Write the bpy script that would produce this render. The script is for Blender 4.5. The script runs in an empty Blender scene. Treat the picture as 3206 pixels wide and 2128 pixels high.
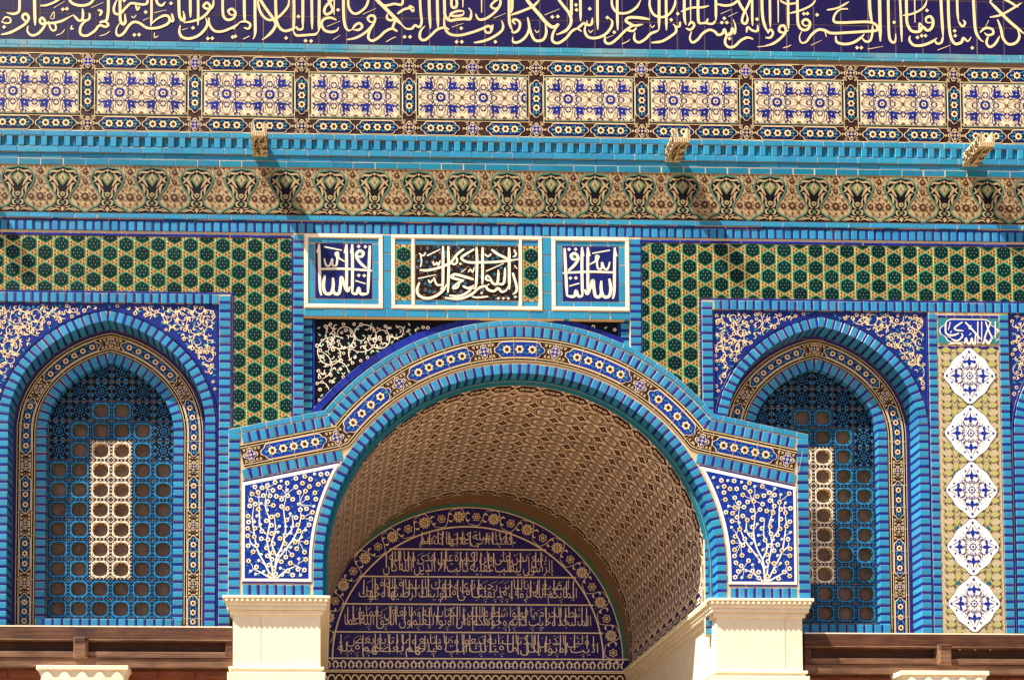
import bpy, math, random
import numpy as np
from mathutils import Matrix, Vector
random.seed(7)
sc = bpy.context.scene
col = sc.collection
PI = math.pi

# ------------------------------------------------------------------ camera
# shift lens: nearly parallel to the facade, framed far above the optical axis
FPX = 3600.0; PWID, PHEI = 3206.0, 2128.0
SC = 1/300.0                                   # one drawing unit (du) = 1/300 m
FOOT = np.array([1000.0, 2900.0])              # drawing point straight in front of the lens
EYE = 1.6
def rot3(a, b, c):
    ca, sa, cb, sb, cc, s2 = math.cos(a), math.sin(a), math.cos(b), math.sin(b), math.cos(c), math.sin(c)
    Rx = np.array([[1,0,0],[0,ca,-sa],[0,sa,ca]]); Ry = np.array([[cb,0,sb],[0,1,0],[-sb,0,cb]]); Rz = np.array([[cc,-s2,0],[s2,cc,0],[0,0,1]])
    return Rz @ Rx @ Ry
RC = rot3(-0.03765407, -0.02108375, -0.00010585)
_n = RC @ np.array([0,0,1.0])
CPX = FOOT - FPX*_n[:2]/_n[2]
cam = bpy.data.cameras.new('camera'); camo = bpy.data.objects.new('camera', cam); col.objects.link(camo)
cam.sensor_fit = 'HORIZONTAL'; cam.sensor_width = 36.0; cam.lens = 36.0*FPX/PWID
cam.shift_x = (PWID/2-CPX[0])/PWID; cam.shift_y = (CPX[1]-PHEI/2)/PWID
cam.clip_start = 0.1; cam.clip_end = 2000
A = np.array([[1,0,0],[0,0,-1],[0,1,0]])
M = np.diag([1,-1,-1]) @ RC @ A
mw = Matrix([list(r) for r in M.T]).to_4x4(); mw.translation = Vector((0, -FPX*SC, EYE)); camo.matrix_world = mw
sc.camera = camo
def R(px, py, d=0.0):
    """measured point of the survey photo -> drawing coordinates (U right, V down) on the plane at depth d"""
    w = RC.T @ np.array([(px-CPX[0])/FPX, (py-CPX[1])/FPX, 1.0])
    q = w[:2]/w[2]*(FPX+d) + FOOT
    return float(q[0]), float(q[1])
def W3(U, V, d): return Vector(((U-FOOT[0])*SC, d*SC, EYE+(FOOT[1]-V)*SC))

# ------------------------------------------------------------------ light
SUNV = Vector((2.2, 1.0, -3.95)).normalized()   # the way the light travels
world = bpy.data.worlds.new('World'); sc.world = world; world.use_nodes = True
nt = world.node_tree; bg = nt.nodes['Background']
sky = nt.nodes.new('ShaderNodeTexSky'); sky.sky_type = 'NISHITA'; sky.sun_disc = False
sky.sun_elevation = math.asin(-SUNV.z); sky.sun_rotation = math.atan2(-SUNV.x, -SUNV.y)
sky.air_density = 1.0; sky.dust_density = 2.5; sky.ozone_density = 1.0
nt.links.new(sky.outputs[0], bg.inputs[0]); bg.inputs[1].default_value = 0.05
sun = bpy.data.lights.new('sun', 'SUN'); sun.energy = 5.0; sun.angle = math.radians(0.5); sun.color = (1.0, 0.90, 0.74)
suno = bpy.data.objects.new('sun', sun); col.objects.link(suno); suno.location = (-20, -10, 40)
suno.rotation_euler = SUNV.to_track_quat('-Z', 'Y').to_euler()
sc.view_settings.view_transform = 'Standard'; sc.view_settings.look = 'None'
sc.view_settings.exposure = 1.5; sc.view_settings.gamma = 1.0; sc.view_settings.use_curve_mapping = False

# ------------------------------------------------------------------ materials
MATS = {}
def glaze(name, rgb, rough=0.3, var=0.15, mott=0.15, mscale=60.0, dust=0.0, dustc=(0.50,0.42,0.27), bump=0.15, spec=0.22, dscale=2.5, hue=0.0):
    m = bpy.data.materials.new(name); m.use_nodes = True; t = m.node_tree; N = t.nodes; L = t.links
    p = N['Principled BSDF']
    geo = N.new('ShaderNodeNewGeometry'); oi = N.new('ShaderNodeObjectInfo')
    n1 = N.new('ShaderNodeTexNoise'); n1.inputs['Scale'].default_value = mscale; n1.inputs['Detail'].default_value = 3
    L.new(geo.outputs['Position'], n1.inputs['Vector'])
    # value = 1 + var*(rand-.5) + mott*(noise-.5)*2
    a = N.new('ShaderNodeMath'); a.operation = 'MULTIPLY_ADD'; a.inputs[1].default_value = var; a.inputs[2].default_value = 1-var/2
    L.new(oi.outputs['Random'], a.inputs[0])
    b = N.new('ShaderNodeMath'); b.operation = 'MULTIPLY_ADD'; b.inputs[1].default_value = mott*2; b.inputs[2].default_value = -mott
    L.new(n1.outputs['Fac'], b.inputs[0])
    c = N.new('ShaderNodeMath'); c.operation = 'ADD'; L.new(a.outputs[0], c.inputs[0]); L.new(b.outputs[0], c.inputs[1])
    hs = N.new('ShaderNodeHueSaturation'); hs.inputs['Color'].default_value = (*rgb, 1); L.new(c.outputs[0], hs.inputs['Value'])
    if hue:
        h = N.new('ShaderNodeMath'); h.operation = 'MULTIPLY_ADD'; h.inputs[1].default_value = -hue; h.inputs[2].default_value = 0.5+hue/2
        mlt = N.new('ShaderNodeMath'); mlt.operation = 'MULTIPLY'; mlt.inputs[1].default_value = 7.31; L.new(oi.outputs['Random'], mlt.inputs[0])
        fr = N.new('ShaderNodeMath'); fr.operation = 'FRACT'; L.new(mlt.outputs[0], fr.inputs[0])
        L.new(fr.outputs[0], h.inputs[0]); L.new(h.outputs[0], hs.inputs['Hue'])
    out = hs.outputs[0]
    if dust:
        n2 = N.new('ShaderNodeTexNoise'); n2.inputs['Scale'].default_value = dscale; n2.inputs['Detail'].default_value = 8; n2.inputs['Roughness'].default_value = 0.68
        L.new(geo.outputs['Position'], n2.inputs['Vector'])
        rp = N.new('ShaderNodeValToRGB'); rp.color_ramp.elements[0].position = 0.50; rp.color_ramp.elements[1].position = 0.78
        L.new(n2.outputs['Fac'], rp.inputs[0])
        ml = N.new('ShaderNodeMath'); ml.operation = 'MULTIPLY'; ml.inputs[1].default_value = dust; L.new(rp.outputs[0], ml.inputs[0])
        mx = N.new('ShaderNodeMix'); mx.data_type = 'RGBA'; mx.inputs['B'].default_value = (*dustc, 1)
        L.new(ml.outputs[0], mx.inputs['Factor']); L.new(out, mx.inputs['A']); out = mx.outputs['Result']
    L.new(out, p.inputs['Base Color'])
    p.inputs['Roughness'].default_value = rough; p.inputs['Specular IOR Level'].default_value = spec
    if bump:
        bp = N.new('ShaderNodeBump'); bp.inputs['Strength'].default_value = bump; bp.inputs['Distance'].default_value = 0.004
        L.new(n1.outputs['Fac'], bp.inputs['Height']); L.new(bp.outputs[0], p.inputs['Normal'])
    MATS[name] = m; return m
G = glaze
G('turquoise', (0.026,0.235,0.44), .36, .24, .32, 95, .14, (.25,.36,.40), hue=.016)
G('turquoise_worn', (0.040,0.26,0.41), .42, .20, .30, 70, .60, (.38,.40,.30), hue=.02, dscale=.8)
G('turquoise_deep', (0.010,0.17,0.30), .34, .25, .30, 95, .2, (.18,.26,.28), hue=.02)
G('cobalt', (0.008,0.018,0.23), .3, .45, .25, 90, .15, (.18,.12,.18))
G('navy', (0.0115,0.0065,0.066), .34, .28, .55, 55, .28, (.06,.042,.10))
G('royal', (0.008,0.012,0.115), .3, .5, .3, 70, .12, (.07,.06,.1))
G('royal_bright', (0.008,0.030,0.30), .25, .2, .25, 70, .10, (.15,.12,.2))
G('cream', (0.80,0.63,0.35), .35, .12, .10, 60, .25, (.52,.38,.2))
G('white_glaze', (0.84,0.76,0.62), .3, .08, .08, 50, .2, (.62,.5,.3))
G('panel_white', (0.70,0.60,0.43), .35, .08, .10, 50, .3, (.5,.4,.24))
G('ink_purple', (0.055,0.022,0.055), .35, .3, .3, 60)
G('sepia', (0.020,0.008,0.006), .4, .2, .4, 60, spec=.12)
G('spandrel_blue', (0.009,0.022,0.20), .3, .2, .3, 60, .15, (.05,.05,.12))
G('frieze_blue', (0.006,0.008,0.075), .3, .55, .3, 70, .1, (.06,.05,.08))
G('pale', (0.86,0.84,0.80), .3, .05, .06, 50, .1, (.66,.56,.4))
G('beige', (0.37,0.27,0.145), .45, .28, .3, 60, .55, (.20,.125,.06))
G('tan', (0.46,0.39,0.25), .4, .1, .2, 60, .3, (.5,.44,.3))
G('brown', (0.030,0.010,0.007), .4, .3, .3, 60, .2, (.11,.06,.03))
G('umber', (0.13,0.055,0.024), .4, .3, .3, 60, .3, (.2,.12,.06))
G('black', (0.005,0.004,0.007), .4, .3, .3, 60, spec=.1)
G('teal', (0.055,0.17,0.135), .35, .3, .4, 60, .4, (.03,.17,.2))
G('leaf_teal', (0.03,0.24,0.30), .3, .3, .3, 60)
G('pale_green', (0.30,0.52,0.42), .3, .3, .2, 60)
G('olive', (0.40,0.39,0.13), .3, .2, .25, 60)
G('sage', (0.10,0.16,0.08), .35, .4, .3, 60, .3, (.2,.15,.07))
G('hex_green', (0.004,0.115,0.075), .3, .55, .25, 80, .25, (.010,.07,.10))
G('hex_edge', (0.010,0.25,0.145), .3, .5, .2, 80, .25, (.02,.16,.18))
G('hex_core', (0.002,0.007,0.008), .35, .6, .3, 80, spec=.1)
G('hex_dot', (0.075,0.17,0.155), .3, .5, .2, 80)
G('straw', (0.72,0.58,0.27), .4, .1, .12, 60, .25, (.5,.34,.15))
G('ochre', (0.50,0.31,0.10), .4, .3, .2, 60, .35, (.36,.2,.07))
G('vault_ground', (0.80,0.66,0.53), .35, .22, .2, 40, .45, (.50,.38,.28))
G('vault_ink', (0.050,0.017,0.014), .35, .3, .3, 60, .2, (.10,.05,.04))
G('tymp_ground', (0.022,0.014,0.155), .3, .35, .4, 30, .45, (.035,.018,.04))
G('tymp_ink', (0.82,0.70,0.52), .4, .1, .15, 50, .3, (.5,.38,.25))
G('link_blue', (0.018,0.165,0.40), .3, .5, .35, 80)
G('pane_grey', (0.115,0.072,0.058), .6, .35, .55, 22, .5, (.24,.19,.15), bump=.5, spec=.2)
G('mortar', (0.55,0.42,0.26), .85, .1, .25, 60, .45, (.34,.24,.14), bump=.4, spec=.2)
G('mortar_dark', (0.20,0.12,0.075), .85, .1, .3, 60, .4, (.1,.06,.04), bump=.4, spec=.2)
G('grout', (0.36,0.26,0.19), .8, .1, .3, 60, .4, (.2,.13,.1), bump=.3, spec=.2)
G('stone', (0.62,0.51,0.31), .75, .1, .25, 40, .4, (.42,.31,.17), bump=.5, spec=.2)
G('spout_ink', (0.06,0.03,0.018), .8, .2, .4, 60, spec=.2)
G('marble', (0.78,0.71,0.56), .5, .06, .12, 9, .5, (.60,.50,.33), bump=.12, spec=.3, dscale=3.0)
G('marble_white', (0.82,0.74,0.56), .5, .06, .10, 12, .5, (.62,.48,.26), bump=.12, spec=.35, dscale=4.0)
G('plaza', (0.25,0.175,0.11), .85, .05, .2, 3, .4, (.18,.12,.07), bump=.1, spec=.1)

def wood(name, c1, c2):
    m = bpy.data.materials.new(name); m.use_nodes = True; t = m.node_tree; N = t.nodes; L = t.links; p = N['Principled BSDF']
    geo = N.new('ShaderNodeNewGeometry'); mp = N.new('ShaderNodeMapping'); mp.inputs['Scale'].default_value = (1.3, 14, 26)
    L.new(geo.outputs['Position'], mp.inputs['Vector'])
    n = N.new('ShaderNodeTexNoise'); n.inputs['Scale'].default_value = 2.2; n.inputs['Detail'].default_value = 8; n.inputs['Roughness'].default_value = .65; n.inputs['Distortion'].default_value = .6
    L.new(mp.outputs[0], n.inputs['Vector'])
    n2 = N.new('ShaderNodeTexNoise'); n2.inputs['Scale'].default_value = 3.0; n2.inputs['Detail'].default_value = 5; L.new(geo.outputs['Position'], n2.inputs['Vector'])
    ad = N.new('ShaderNodeMath'); ad.operation = 'MULTIPLY_ADD'; ad.inputs[1].default_value = .6; L.new(n2.outputs['Fac'], ad.inputs[0]); 
    sb = N.new('ShaderNodeMath'); sb.operation = 'ADD'; sb.inputs[1].default_value = -.3; L.new(n.outputs['Fac'], sb.inputs[0]); L.new(sb.outputs[0], ad.inputs[2])
    r = N.new('ShaderNodeValToRGB'); r.color_ramp.elements[0].position = .32; r.color_ramp.elements[1].position = .72
    r.color_ramp.elements[0].color = (*c1, 1); r.color_ramp.elements[1].color = (*c2, 1)
    L.new(ad.outputs[0], r.inputs[0]); L.new(r.outputs[0], p.inputs['Base Color']); p.inputs['Roughness'].default_value = .65
    p.inputs['Specular IOR Level'].default_value = .3
    bp = N.new('ShaderNodeBump'); bp.inputs['Strength'].default_value = .4; bp.inputs['Distance'].default_value = .006; L.new(n.outputs['Fac'], bp.inputs['Height']); L.new(bp.outputs[0], p.inputs['Normal'])
    MATS[name] = m
wood('wood_dark', (0.020,0.006,0.003), (0.075,0.024,0.010))
wood('wood', (0.034,0.011,0.005), (0.135,0.052,0.024))
wood('wood_pale', (0.075,0.032,0.017), (0.25,0.135,0.078))
wood('wood_red', (0.09,0.020,0.008), (0.26,0.075,0.028))

# ------------------------------------------------------------------ mesh helpers
def catmull(P, n=6, closed=False):
    if len(P) < 3: return list(P)
    out = []; N = len(P)
    rng = range(N if closed else N-1)
    for i in rng:
        if closed: p0, p1, p2, p3 = P[i-1], P[i], P[(i+1)%N], P[(i+2)%N]
        else: p0, p1, p2, p3 = P[max(i-1,0)], P[i], P[i+1], P[min(i+2,N-1)]
        for k in range(n):
            t = k/n
            out.append(tuple(.5*((2*p1[j])+(-p0[j]+p2[j])*t+(2*p0[j]-5*p1[j]+4*p2[j]-p3[j])*t*t+(-p0[j]+3*p1[j]-3*p2[j]+p3[j])*t**3) for j in (0,1)))
    if not closed: out.append(tuple(P[-1][:2]))
    return out
class MB:
    """collects faces in drawing units: (x right, y down, h towards the viewer)"""
    def __init__(s, fmap=None): s.v = []; s.f = []; s.m = []; s.mats = []; s.k = 0; s.fmap = fmap
    def mi(s, n):
        if n not in s.mats: s.mats.append(n)
        return s.mats.index(n)
    def add(s, pts, mat):
        b = len(s.v); s.v += pts; s.f.append(tuple(range(b, b+len(pts)))); s.m.append(s.mi(mat))
    def poly(s, pts, mat, h=0.0):
        s.k += 1; h = h + (s.k % 40)*0.006
        ar = sum(pts[i-1][0]*pts[i][1]-pts[i][0]*pts[i-1][1] for i in range(len(pts)))
        if ar > 0: pts = pts[::-1]
        if s.fmap: s.add([s.fmap(x, y)+(h,) for x, y in pts], mat)
        else: s.add([(x, y, h) for x, y in pts], mat)
    def rect(s, x0, y0, x1, y1, mat, h=0.0): s.poly([(x0,y0),(x1,y0),(x1,y1),(x0,y1)], mat, h)
    def prism(s, pts, mat, h1, h0):
        s.poly(pts, mat, h1)
        ar = sum(pts[i-1][0]*pts[i][1]-pts[i][0]*pts[i-1][1] for i in range(len(pts)))
        if ar > 0: pts = pts[::-1]
        f = s.fmap or (lambda x, y: (x, y))
        for i in range(len(pts)):
            a, b = f(*pts[i-1]), f(*pts[i]); s.add([a+(h1,), a+(h0,), b+(h0,), b+(h1,)], mat)
    def box(s, x0, y0, x1, y1, h1, h0, mat, c=0.0):
        if c <= 0:
            s.prism([(x0,y0),(x1,y0),(x1,y1),(x0,y1)], mat, h1, h0)
            s.poly([(x0,y0),(x1,y0),(x1,y1),(x0,y1)][::-1], mat, h0); return
        i = [(x0+c,y0+c),(x1-c,y0+c),(x1-c,y1-c),(x0+c,y1-c)]; o = [(x0,y0),(x1,y0),(x1,y1),(x0,y1)]
        s.add([(x,y,h1) for x,y in i[::-1]], mat)
        for k in range(4):
            s.add([i[k-1]+(h1,), i[k]+(h1,), o[k]+(h1-c,), o[k-1]+(h1-c,)], mat)
            s.add([o[k-1]+(h1-c,), o[k]+(h1-c,), o[k]+(h0,), o[k-1]+(h0,)], mat)
    def disc(s, x, y, r, mat, h=0.0, n=10, ry=None):
        s.poly([(x+r*math.cos(2*PI*i/n), y+(ry or r)*math.sin(2*PI*i/n)) for i in range(n)], mat, h)
    def ros(s, x, y, r, k, mat, h=0.0, dep=.22, ph=0.0, n=None):
        n = n or k*4
        s.poly([(x+r*(1-dep+dep*math.cos(k*a))*math.cos(a+ph), y+r*(1-dep+dep*math.cos(k*a))*math.sin(a+ph)) for a in [2*PI*i/n for i in range(n)]], mat, h)
    def stroke(s, P, w, mat, h=0.0, taper=(.45,.35), n=5, closed=False, tl=.16, lin=False):
        Q = list(P) if lin else catmull(P, n, closed)
        if closed: Q.append(Q[0])
        N = len(Q)
        s.k += 1; hh = h+(s.k % 40)*0.012
        cum = [0.0]
        for i in range(1, N): cum.append(cum[-1]+math.dist(Q[i-1], Q[i]))
        T = cum[-1] or 1.0
        lft = []; rgt = []
        for i in range(N):
            a = Q[max(i-1,0)]; b = Q[min(i+1,N-1)]; dx, dy = b[0]-a[0], b[1]-a[1]; l = math.hypot(dx, dy) or 1
            t = cum[i]/T; f = 1.0
            if not closed:
                if t < tl: f = min(f, taper[0]+(1-taper[0])*t/tl)
                if t > 1-tl: f = min(f, taper[1]+(1-taper[1])*(1-t)/tl)
            ww = w*.5*f
            lft.append((Q[i][0]+dy/l*ww, Q[i][1]-dx/l*ww)); rgt.append((Q[i][0]-dy/l*ww, Q[i][1]+dx/l*ww))
        f = s.fmap or (lambda x, y: (x, y))
        for i in range(N-1):
            z = hh+i*0.0022
            s.add([f(*lft[i])+(z,), f(*rgt[i])+(z,), f(*rgt[i+1])+(z,), f(*lft[i+1])+(z,)], mat)
    def mesh(s, name, org=None):
        me = bpy.data.meshes.new(name)
        if org is None: vs = [(x*SC, -h*SC, -y*SC) for x, y, h in s.v]
        else: vs = [((x-org[0])*SC, (-h-org[2])*SC, -(y-org[1])*SC) for x, y, h in s.v]
        me.from_pydata(vs, [], s.f)
        for n in s.mats: me.materials.append(MATS[n])
        me.polygons.foreach_set('material_index', s.m); me.update()
        return me
BASE = {}
def link(name, data, parent, loc, label=None):
    o = bpy.data.objects.new(name, data); col.objects.link(o)
    if parent is not None:
        o.parent = parent; o.location = loc - BASE[parent.name]
    else: o.location = loc
    BASE[o.name] = Vector(loc)
    if label: o['label'] = label
    return o
def thing(name, label, cat, U, V, d=0.0, group=None):
    o = link(name, None, None, W3(U, V, d)); o.empty_display_size = .1
    o['label'] = label; o['category'] = cat
    if group: o['group'] = group
    return o
def put(mb, name, parent, label=None, org=None, d=0.0):
    """build a mesh drawn in facade coordinates; d = depth of its h=0 plane"""
    if org is None:
        a = np.array([(x, y) for x, y, _ in mb.v]); org = (float(a[:,0].mean()), float(a[:,1].mean()))
    me = mb.mesh(name, (org[0], org[1], 0.0))
    return link(name, me, parent, W3(org[0], org[1], d), label)
def part(name, parent, U, V, d=0.0, label=None):
    return link(name, None, parent, W3(U, V, d), label)
def inst(me, name, parent, U, V, d=0.0, ang=0.0, sx=1.0, sz=1.0):
    o = link(name, me, parent, W3(U, V, d))
    if ang: o.rotation_euler = (0, ang, 0)
    if sx != 1 or sz != 1: o.scale = (sx, 1, sz)
    return o
BRC = {}
def brick_mesh(w, h, dep, mat, c=1.1):
    k = (round(w,1), round(h,1), round(dep,1), mat, c)
    if k not in BRC:
        b = MB(); b.box(-w/2, -h/2, w/2, h/2, 0, -dep, mat, c); BRC[k] = b.mesh('brick_'+mat)
    return BRC[k]
class Path:
    def __init__(s, P):
        s.P = [tuple(p) for p in P]; s.c = [0.0]
        for i in range(1, len(P)): s.c.append(s.c[-1]+math.dist(P[i-1], P[i]))
        s.L = s.c[-1]; s.ca = np.array(s.c)
    def at(s, t):
        i = int(np.searchsorted(s.ca, t, side='right'))-1; i = max(0, min(i, len(s.P)-2))
        (x0,y0), (x1,y1) = s.P[i], s.P[i+1]; l = s.c[i+1]-s.c[i] or 1; f = (t-s.c[i])/l
        return x0+(x1-x0)*f, y0+(y1-y0)*f, math.atan2(y1-y0, x1-x0)
    def smooth(s, t, e=4.0):
        x0, y0, _ = s.at(max(t-e, 0)); x1, y1, _ = s.at(min(t+e, s.L)); x, y, _ = s.at(t)
        return x, y, math.atan2(y1-y0, x1-x0)
    def map(s, t, n):
        """(distance along, offset to the right-hand/lower side) -> point"""
        x, y, a = s.smooth(t, 7.0)
        return x-math.sin(a)*n, y+math.cos(a)*n
def jit(a): return random.uniform(-a, a)
def run(parent, path, width, period, d, spacer=8.0, gap=2.2, dep=8.0, mat='turquoise', smat='cobalt', t0=0.0, t1=None, j=1.0, proud=0.0, name='brick', only=None):
    """a course of bricks, with dark spacers between them when spacer > 0"""
    t1 = path.L if t1 is None else t1
    n = max(1, round((t1-t0)/period)); p = (t1-t0)/n
    bw = p-spacer-gap*(2 if spacer else 1)
    me = brick_mesh(bw, width-gap, dep, mat); ms = brick_mesh(spacer, width-gap, dep, smat, .7) if spacer else None
    for k in range(n):
        t = t0+(k+.5)*p
        x, y, a = path.smooth(t, bw*.4)
        if only is None or only(x, y):
            inst(me, name, parent, x+jit(.5*j), y+jit(.5*j), d-proud+jit(.5*j), a+jit(.012*j), 1+jit(.035*j), 1+jit(.03*j))
        if ms:
            x, y, a = path.smooth(t0+k*p, 3)
            if k and (only is None or only(x, y)): inst(ms, 'spacer_tile', parent, x+jit(.5*j), y+jit(.4*j), d+.4+jit(.4*j), a+jit(.015*j), 1+jit(.12*j), 1+jit(.03*j))
def line(u0, v0, u1, v1): return Path([(u0, v0), (u1, v1)])
def bedpoly(mb, path, width, mat, h=0.0, step=14.0, t0=0.0, t1=None, off=0.0):
    t1 = path.L if t1 is None else t1
    n = max(1, int((t1-t0)/step)) if len(path.P) > 2 else 1
    ts = [t0+(t1-t0)*i/n for i in range(n+1)]
    a = [path.map(t, off-width/2) for t in ts]; b = [path.map(t, off+width/2) for t in ts]
    for i in range(n): mb.poly([a[i], a[i+1], b[i+1], b[i]], mat, h)
def bed(parent, path, width, d, mat='mortar', name='mortar_bed'):
    mb = MB(); bedpoly(mb, path, width, mat, -2.0)
    for i, v in enumerate(mb.v): mb.v[i] = (v[0], v[1], -2.0)
    return put(mb, name, parent, d=d)
def arch(cx, cy, r, vbot, th=0.0, n=40):
    """left foot -> crown -> right foot; round when th = 0, else four-centred: side arcs up to angle th from
    the vertical, then flatter arcs (centres EC further out) that meet in a blunt point"""
    if th == 0: half = [(r*math.sin(PI/2*i/n), r*math.cos(PI/2*i/n)) for i in range(n+1)]
    else:
        r2 = r+EC; ax, ay = -EC*math.sin(th), -EC*math.cos(th); at = math.asin(-ax/r2); m = n//2
        half = [(ax+r2*math.sin(at+(th-at)*i/m), ay+r2*math.cos(at+(th-at)*i/m)) for i in range(m+1)]
        half[0] = (0.0, half[0][1])
        half += [(r*math.sin(th+(PI/2-th)*i/m), r*math.cos(th+(PI/2-th)*i/m)) for i in range(1, m+1)]
    P = [(cx-x, cy-y) for x, y in half[::-1]]+[(cx+x, cy-y) for x, y in half[1:]]
    if vbot is not None: P = [(cx-r, vbot)]+P+[(cx+r, vbot)]
    return P
EC = 93.0
def clip(poly, x0, y0, x1, y1):
    def cl(P, f, it):
        o = []
        for i in range(len(P)):
            a, b = P[i-1], P[i]; fa, fb = f(a), f(b)
            if fa >= 0: 
                if fb < 0: o.append(it(a, b))
                else: o.append(b)
            elif fb >= 0: o.append(it(a, b)); o.append(b)
        return o
    def cut(k, v, sg):
        def f(p): return sg*(p[k]-v)
        def it(a, b): t = (v-a[k])/(b[k]-a[k]); return (a[0]+(b[0]-a[0])*t, a[1]+(b[1]-a[1])*t)
        return f, it
    for k, v, sg in ((0,x0,1),(0,x1,-1),(1,y0,1),(1,y1,-1)):
        if len(poly) < 3: return []
        f, it = cut(k, v, sg); poly = cl(poly, f, it)
    return poly if len(poly) >= 3 else []

# ------------------------------------------------------------------ ornament
def cart_outline(L, H):
    e = H*.52; q = [(0,0),(.10,.14),(.26,.20),(.40,.22),(.52,.30),(.60,.40),(.74,.46),(1.0,.5)]
    P = [(-L/2+e*a, -H*b) for a, b in q]; P += [(-x, y) for x, y in P[::-1]]; P += [(x, -y) for x, y in P[::-1]][1:-1]
    return P
def flower(b, x, y, r, h, k=8, c='cream', ph=0.0):
    b.ros(x, y, r, k, c, h, .16, ph, k*3); b.disc(x, y, r*.46, 'umber', h+.3, 8); b.disc(x, y, r*.24, 'black', h+.6, 6)
def cartouche(b, s, L, H, nf, h=.4, vert=False, ground='frieze_blue', yo=0.0):
    """blue cartouche with a pale edge, rosettes and scrolls, centred at s along x"""
    O = cart_outline(L, H); I = [(x*(1-4.6/L), y*(1-4.6/H)) for x, y in O]
    T = (lambda x, y: (yo-y, s+x)) if vert else (lambda x, y: (s+x, yo+y))
    # subdivide the long edges for curved bands
    def sub(P):
        o = []
        for i in range(len(P)):
            a, c = P[i-1], P[i]; n = max(1, int(math.dist(a, c)/14))
            o += [(a[0]+(c[0]-a[0])*k/n, a[1]+(c[1]-a[1])*k/n) for k in range(n)]
        return o
    b.poly([T(*p) for p in sub(O)], 'cream', h); b.poly([T(*p) for p in sub(I)], ground, h+.35)
    sp = (L-H*.8)/max(nf, 1)
    for k in range(nf):
        x = (k-(nf-1)/2)*sp; flower(b, *T(x, 0), H*.285, h+.8, 8 if k % 2 == 0 else 6, 'cream')
        for sg in (-1, 1):
            for dx, dy in ((sp*.42, .22), (-sp*.38, .30)):
                b.stroke([T(x+dx-5, sg*H*(dy-.08)), T(x+dx, sg*H*dy), T(x+dx+6, sg*H*(dy-.04))], 2.6, 'leaf_teal', h+.7, n=2)
    for sg in (-1, 1): b.disc(*T(sg*(L/2-H*.36), 0), H*.10, 'leaf_teal', h+.8, 6)
def quatrefoil(b, s, H, h=.4, ground='royal', yo=0.0):
    r = H*.5
    O = [(s+r*(.80+.20*math.cos(4*a))*math.cos(a), yo+r*(.80+.20*math.cos(4*a))*math.sin(a)) for a in [2*PI*i/24 for i in range(24)]]
    I = [(s+(x-s)*.86, yo+(y-yo)*.86) for x, y in O]
    b.poly(O, 'cream', h); b.poly(I, ground, h+.35)
    for dx, dy in ((0,0),(.5,0),(-.5,0),(0,.5),(0,-.5)):
        b.disc(s+dx*r, yo+dy*r, r*.17, 'cream', h+.8, 8); b.disc(s+dx*r, yo+dy*r, r*.08, 'umber', h+1.0, 6)
def scrollground(b, x0, x1, H, h=.2, yo=0.0):
    """brown corners with small pale scrolls, between x0 and x1"""
    n = max(1, int((x1-x0)/11))
    for i in range(n):
        x = x0+(i+.5)*(x1-x0)/n
        for sg in (-1, 1):
            b.disc(x, yo+sg*H*.33, 3.4, 'cream', h, 6); b.disc(x, yo+sg*H*.33, 1.7, 'umber', h+.3, 5); b.disc(x+3, yo+sg*H*.12, 2.2, 'beige', h, 5)
            b.stroke([(x-5, yo+sg*H*.46), (x, yo+sg*H*.40), (x+5, yo+sg*H*.46)], 1.4, 'cream', h, n=2)
def poisson(inside, x0, y0, x1, y1, r, tries=4000, seed=1):
    rg = random.Random(seed); P = []
    for _ in range(tries):
        p = (rg.uniform(x0,x1), rg.uniform(y0,y1))
        if inside(*p) and all((p[0]-q[0])**2+(p[1]-q[1])**2 > r*r for q in P): P.append(p)
    return P
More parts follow.
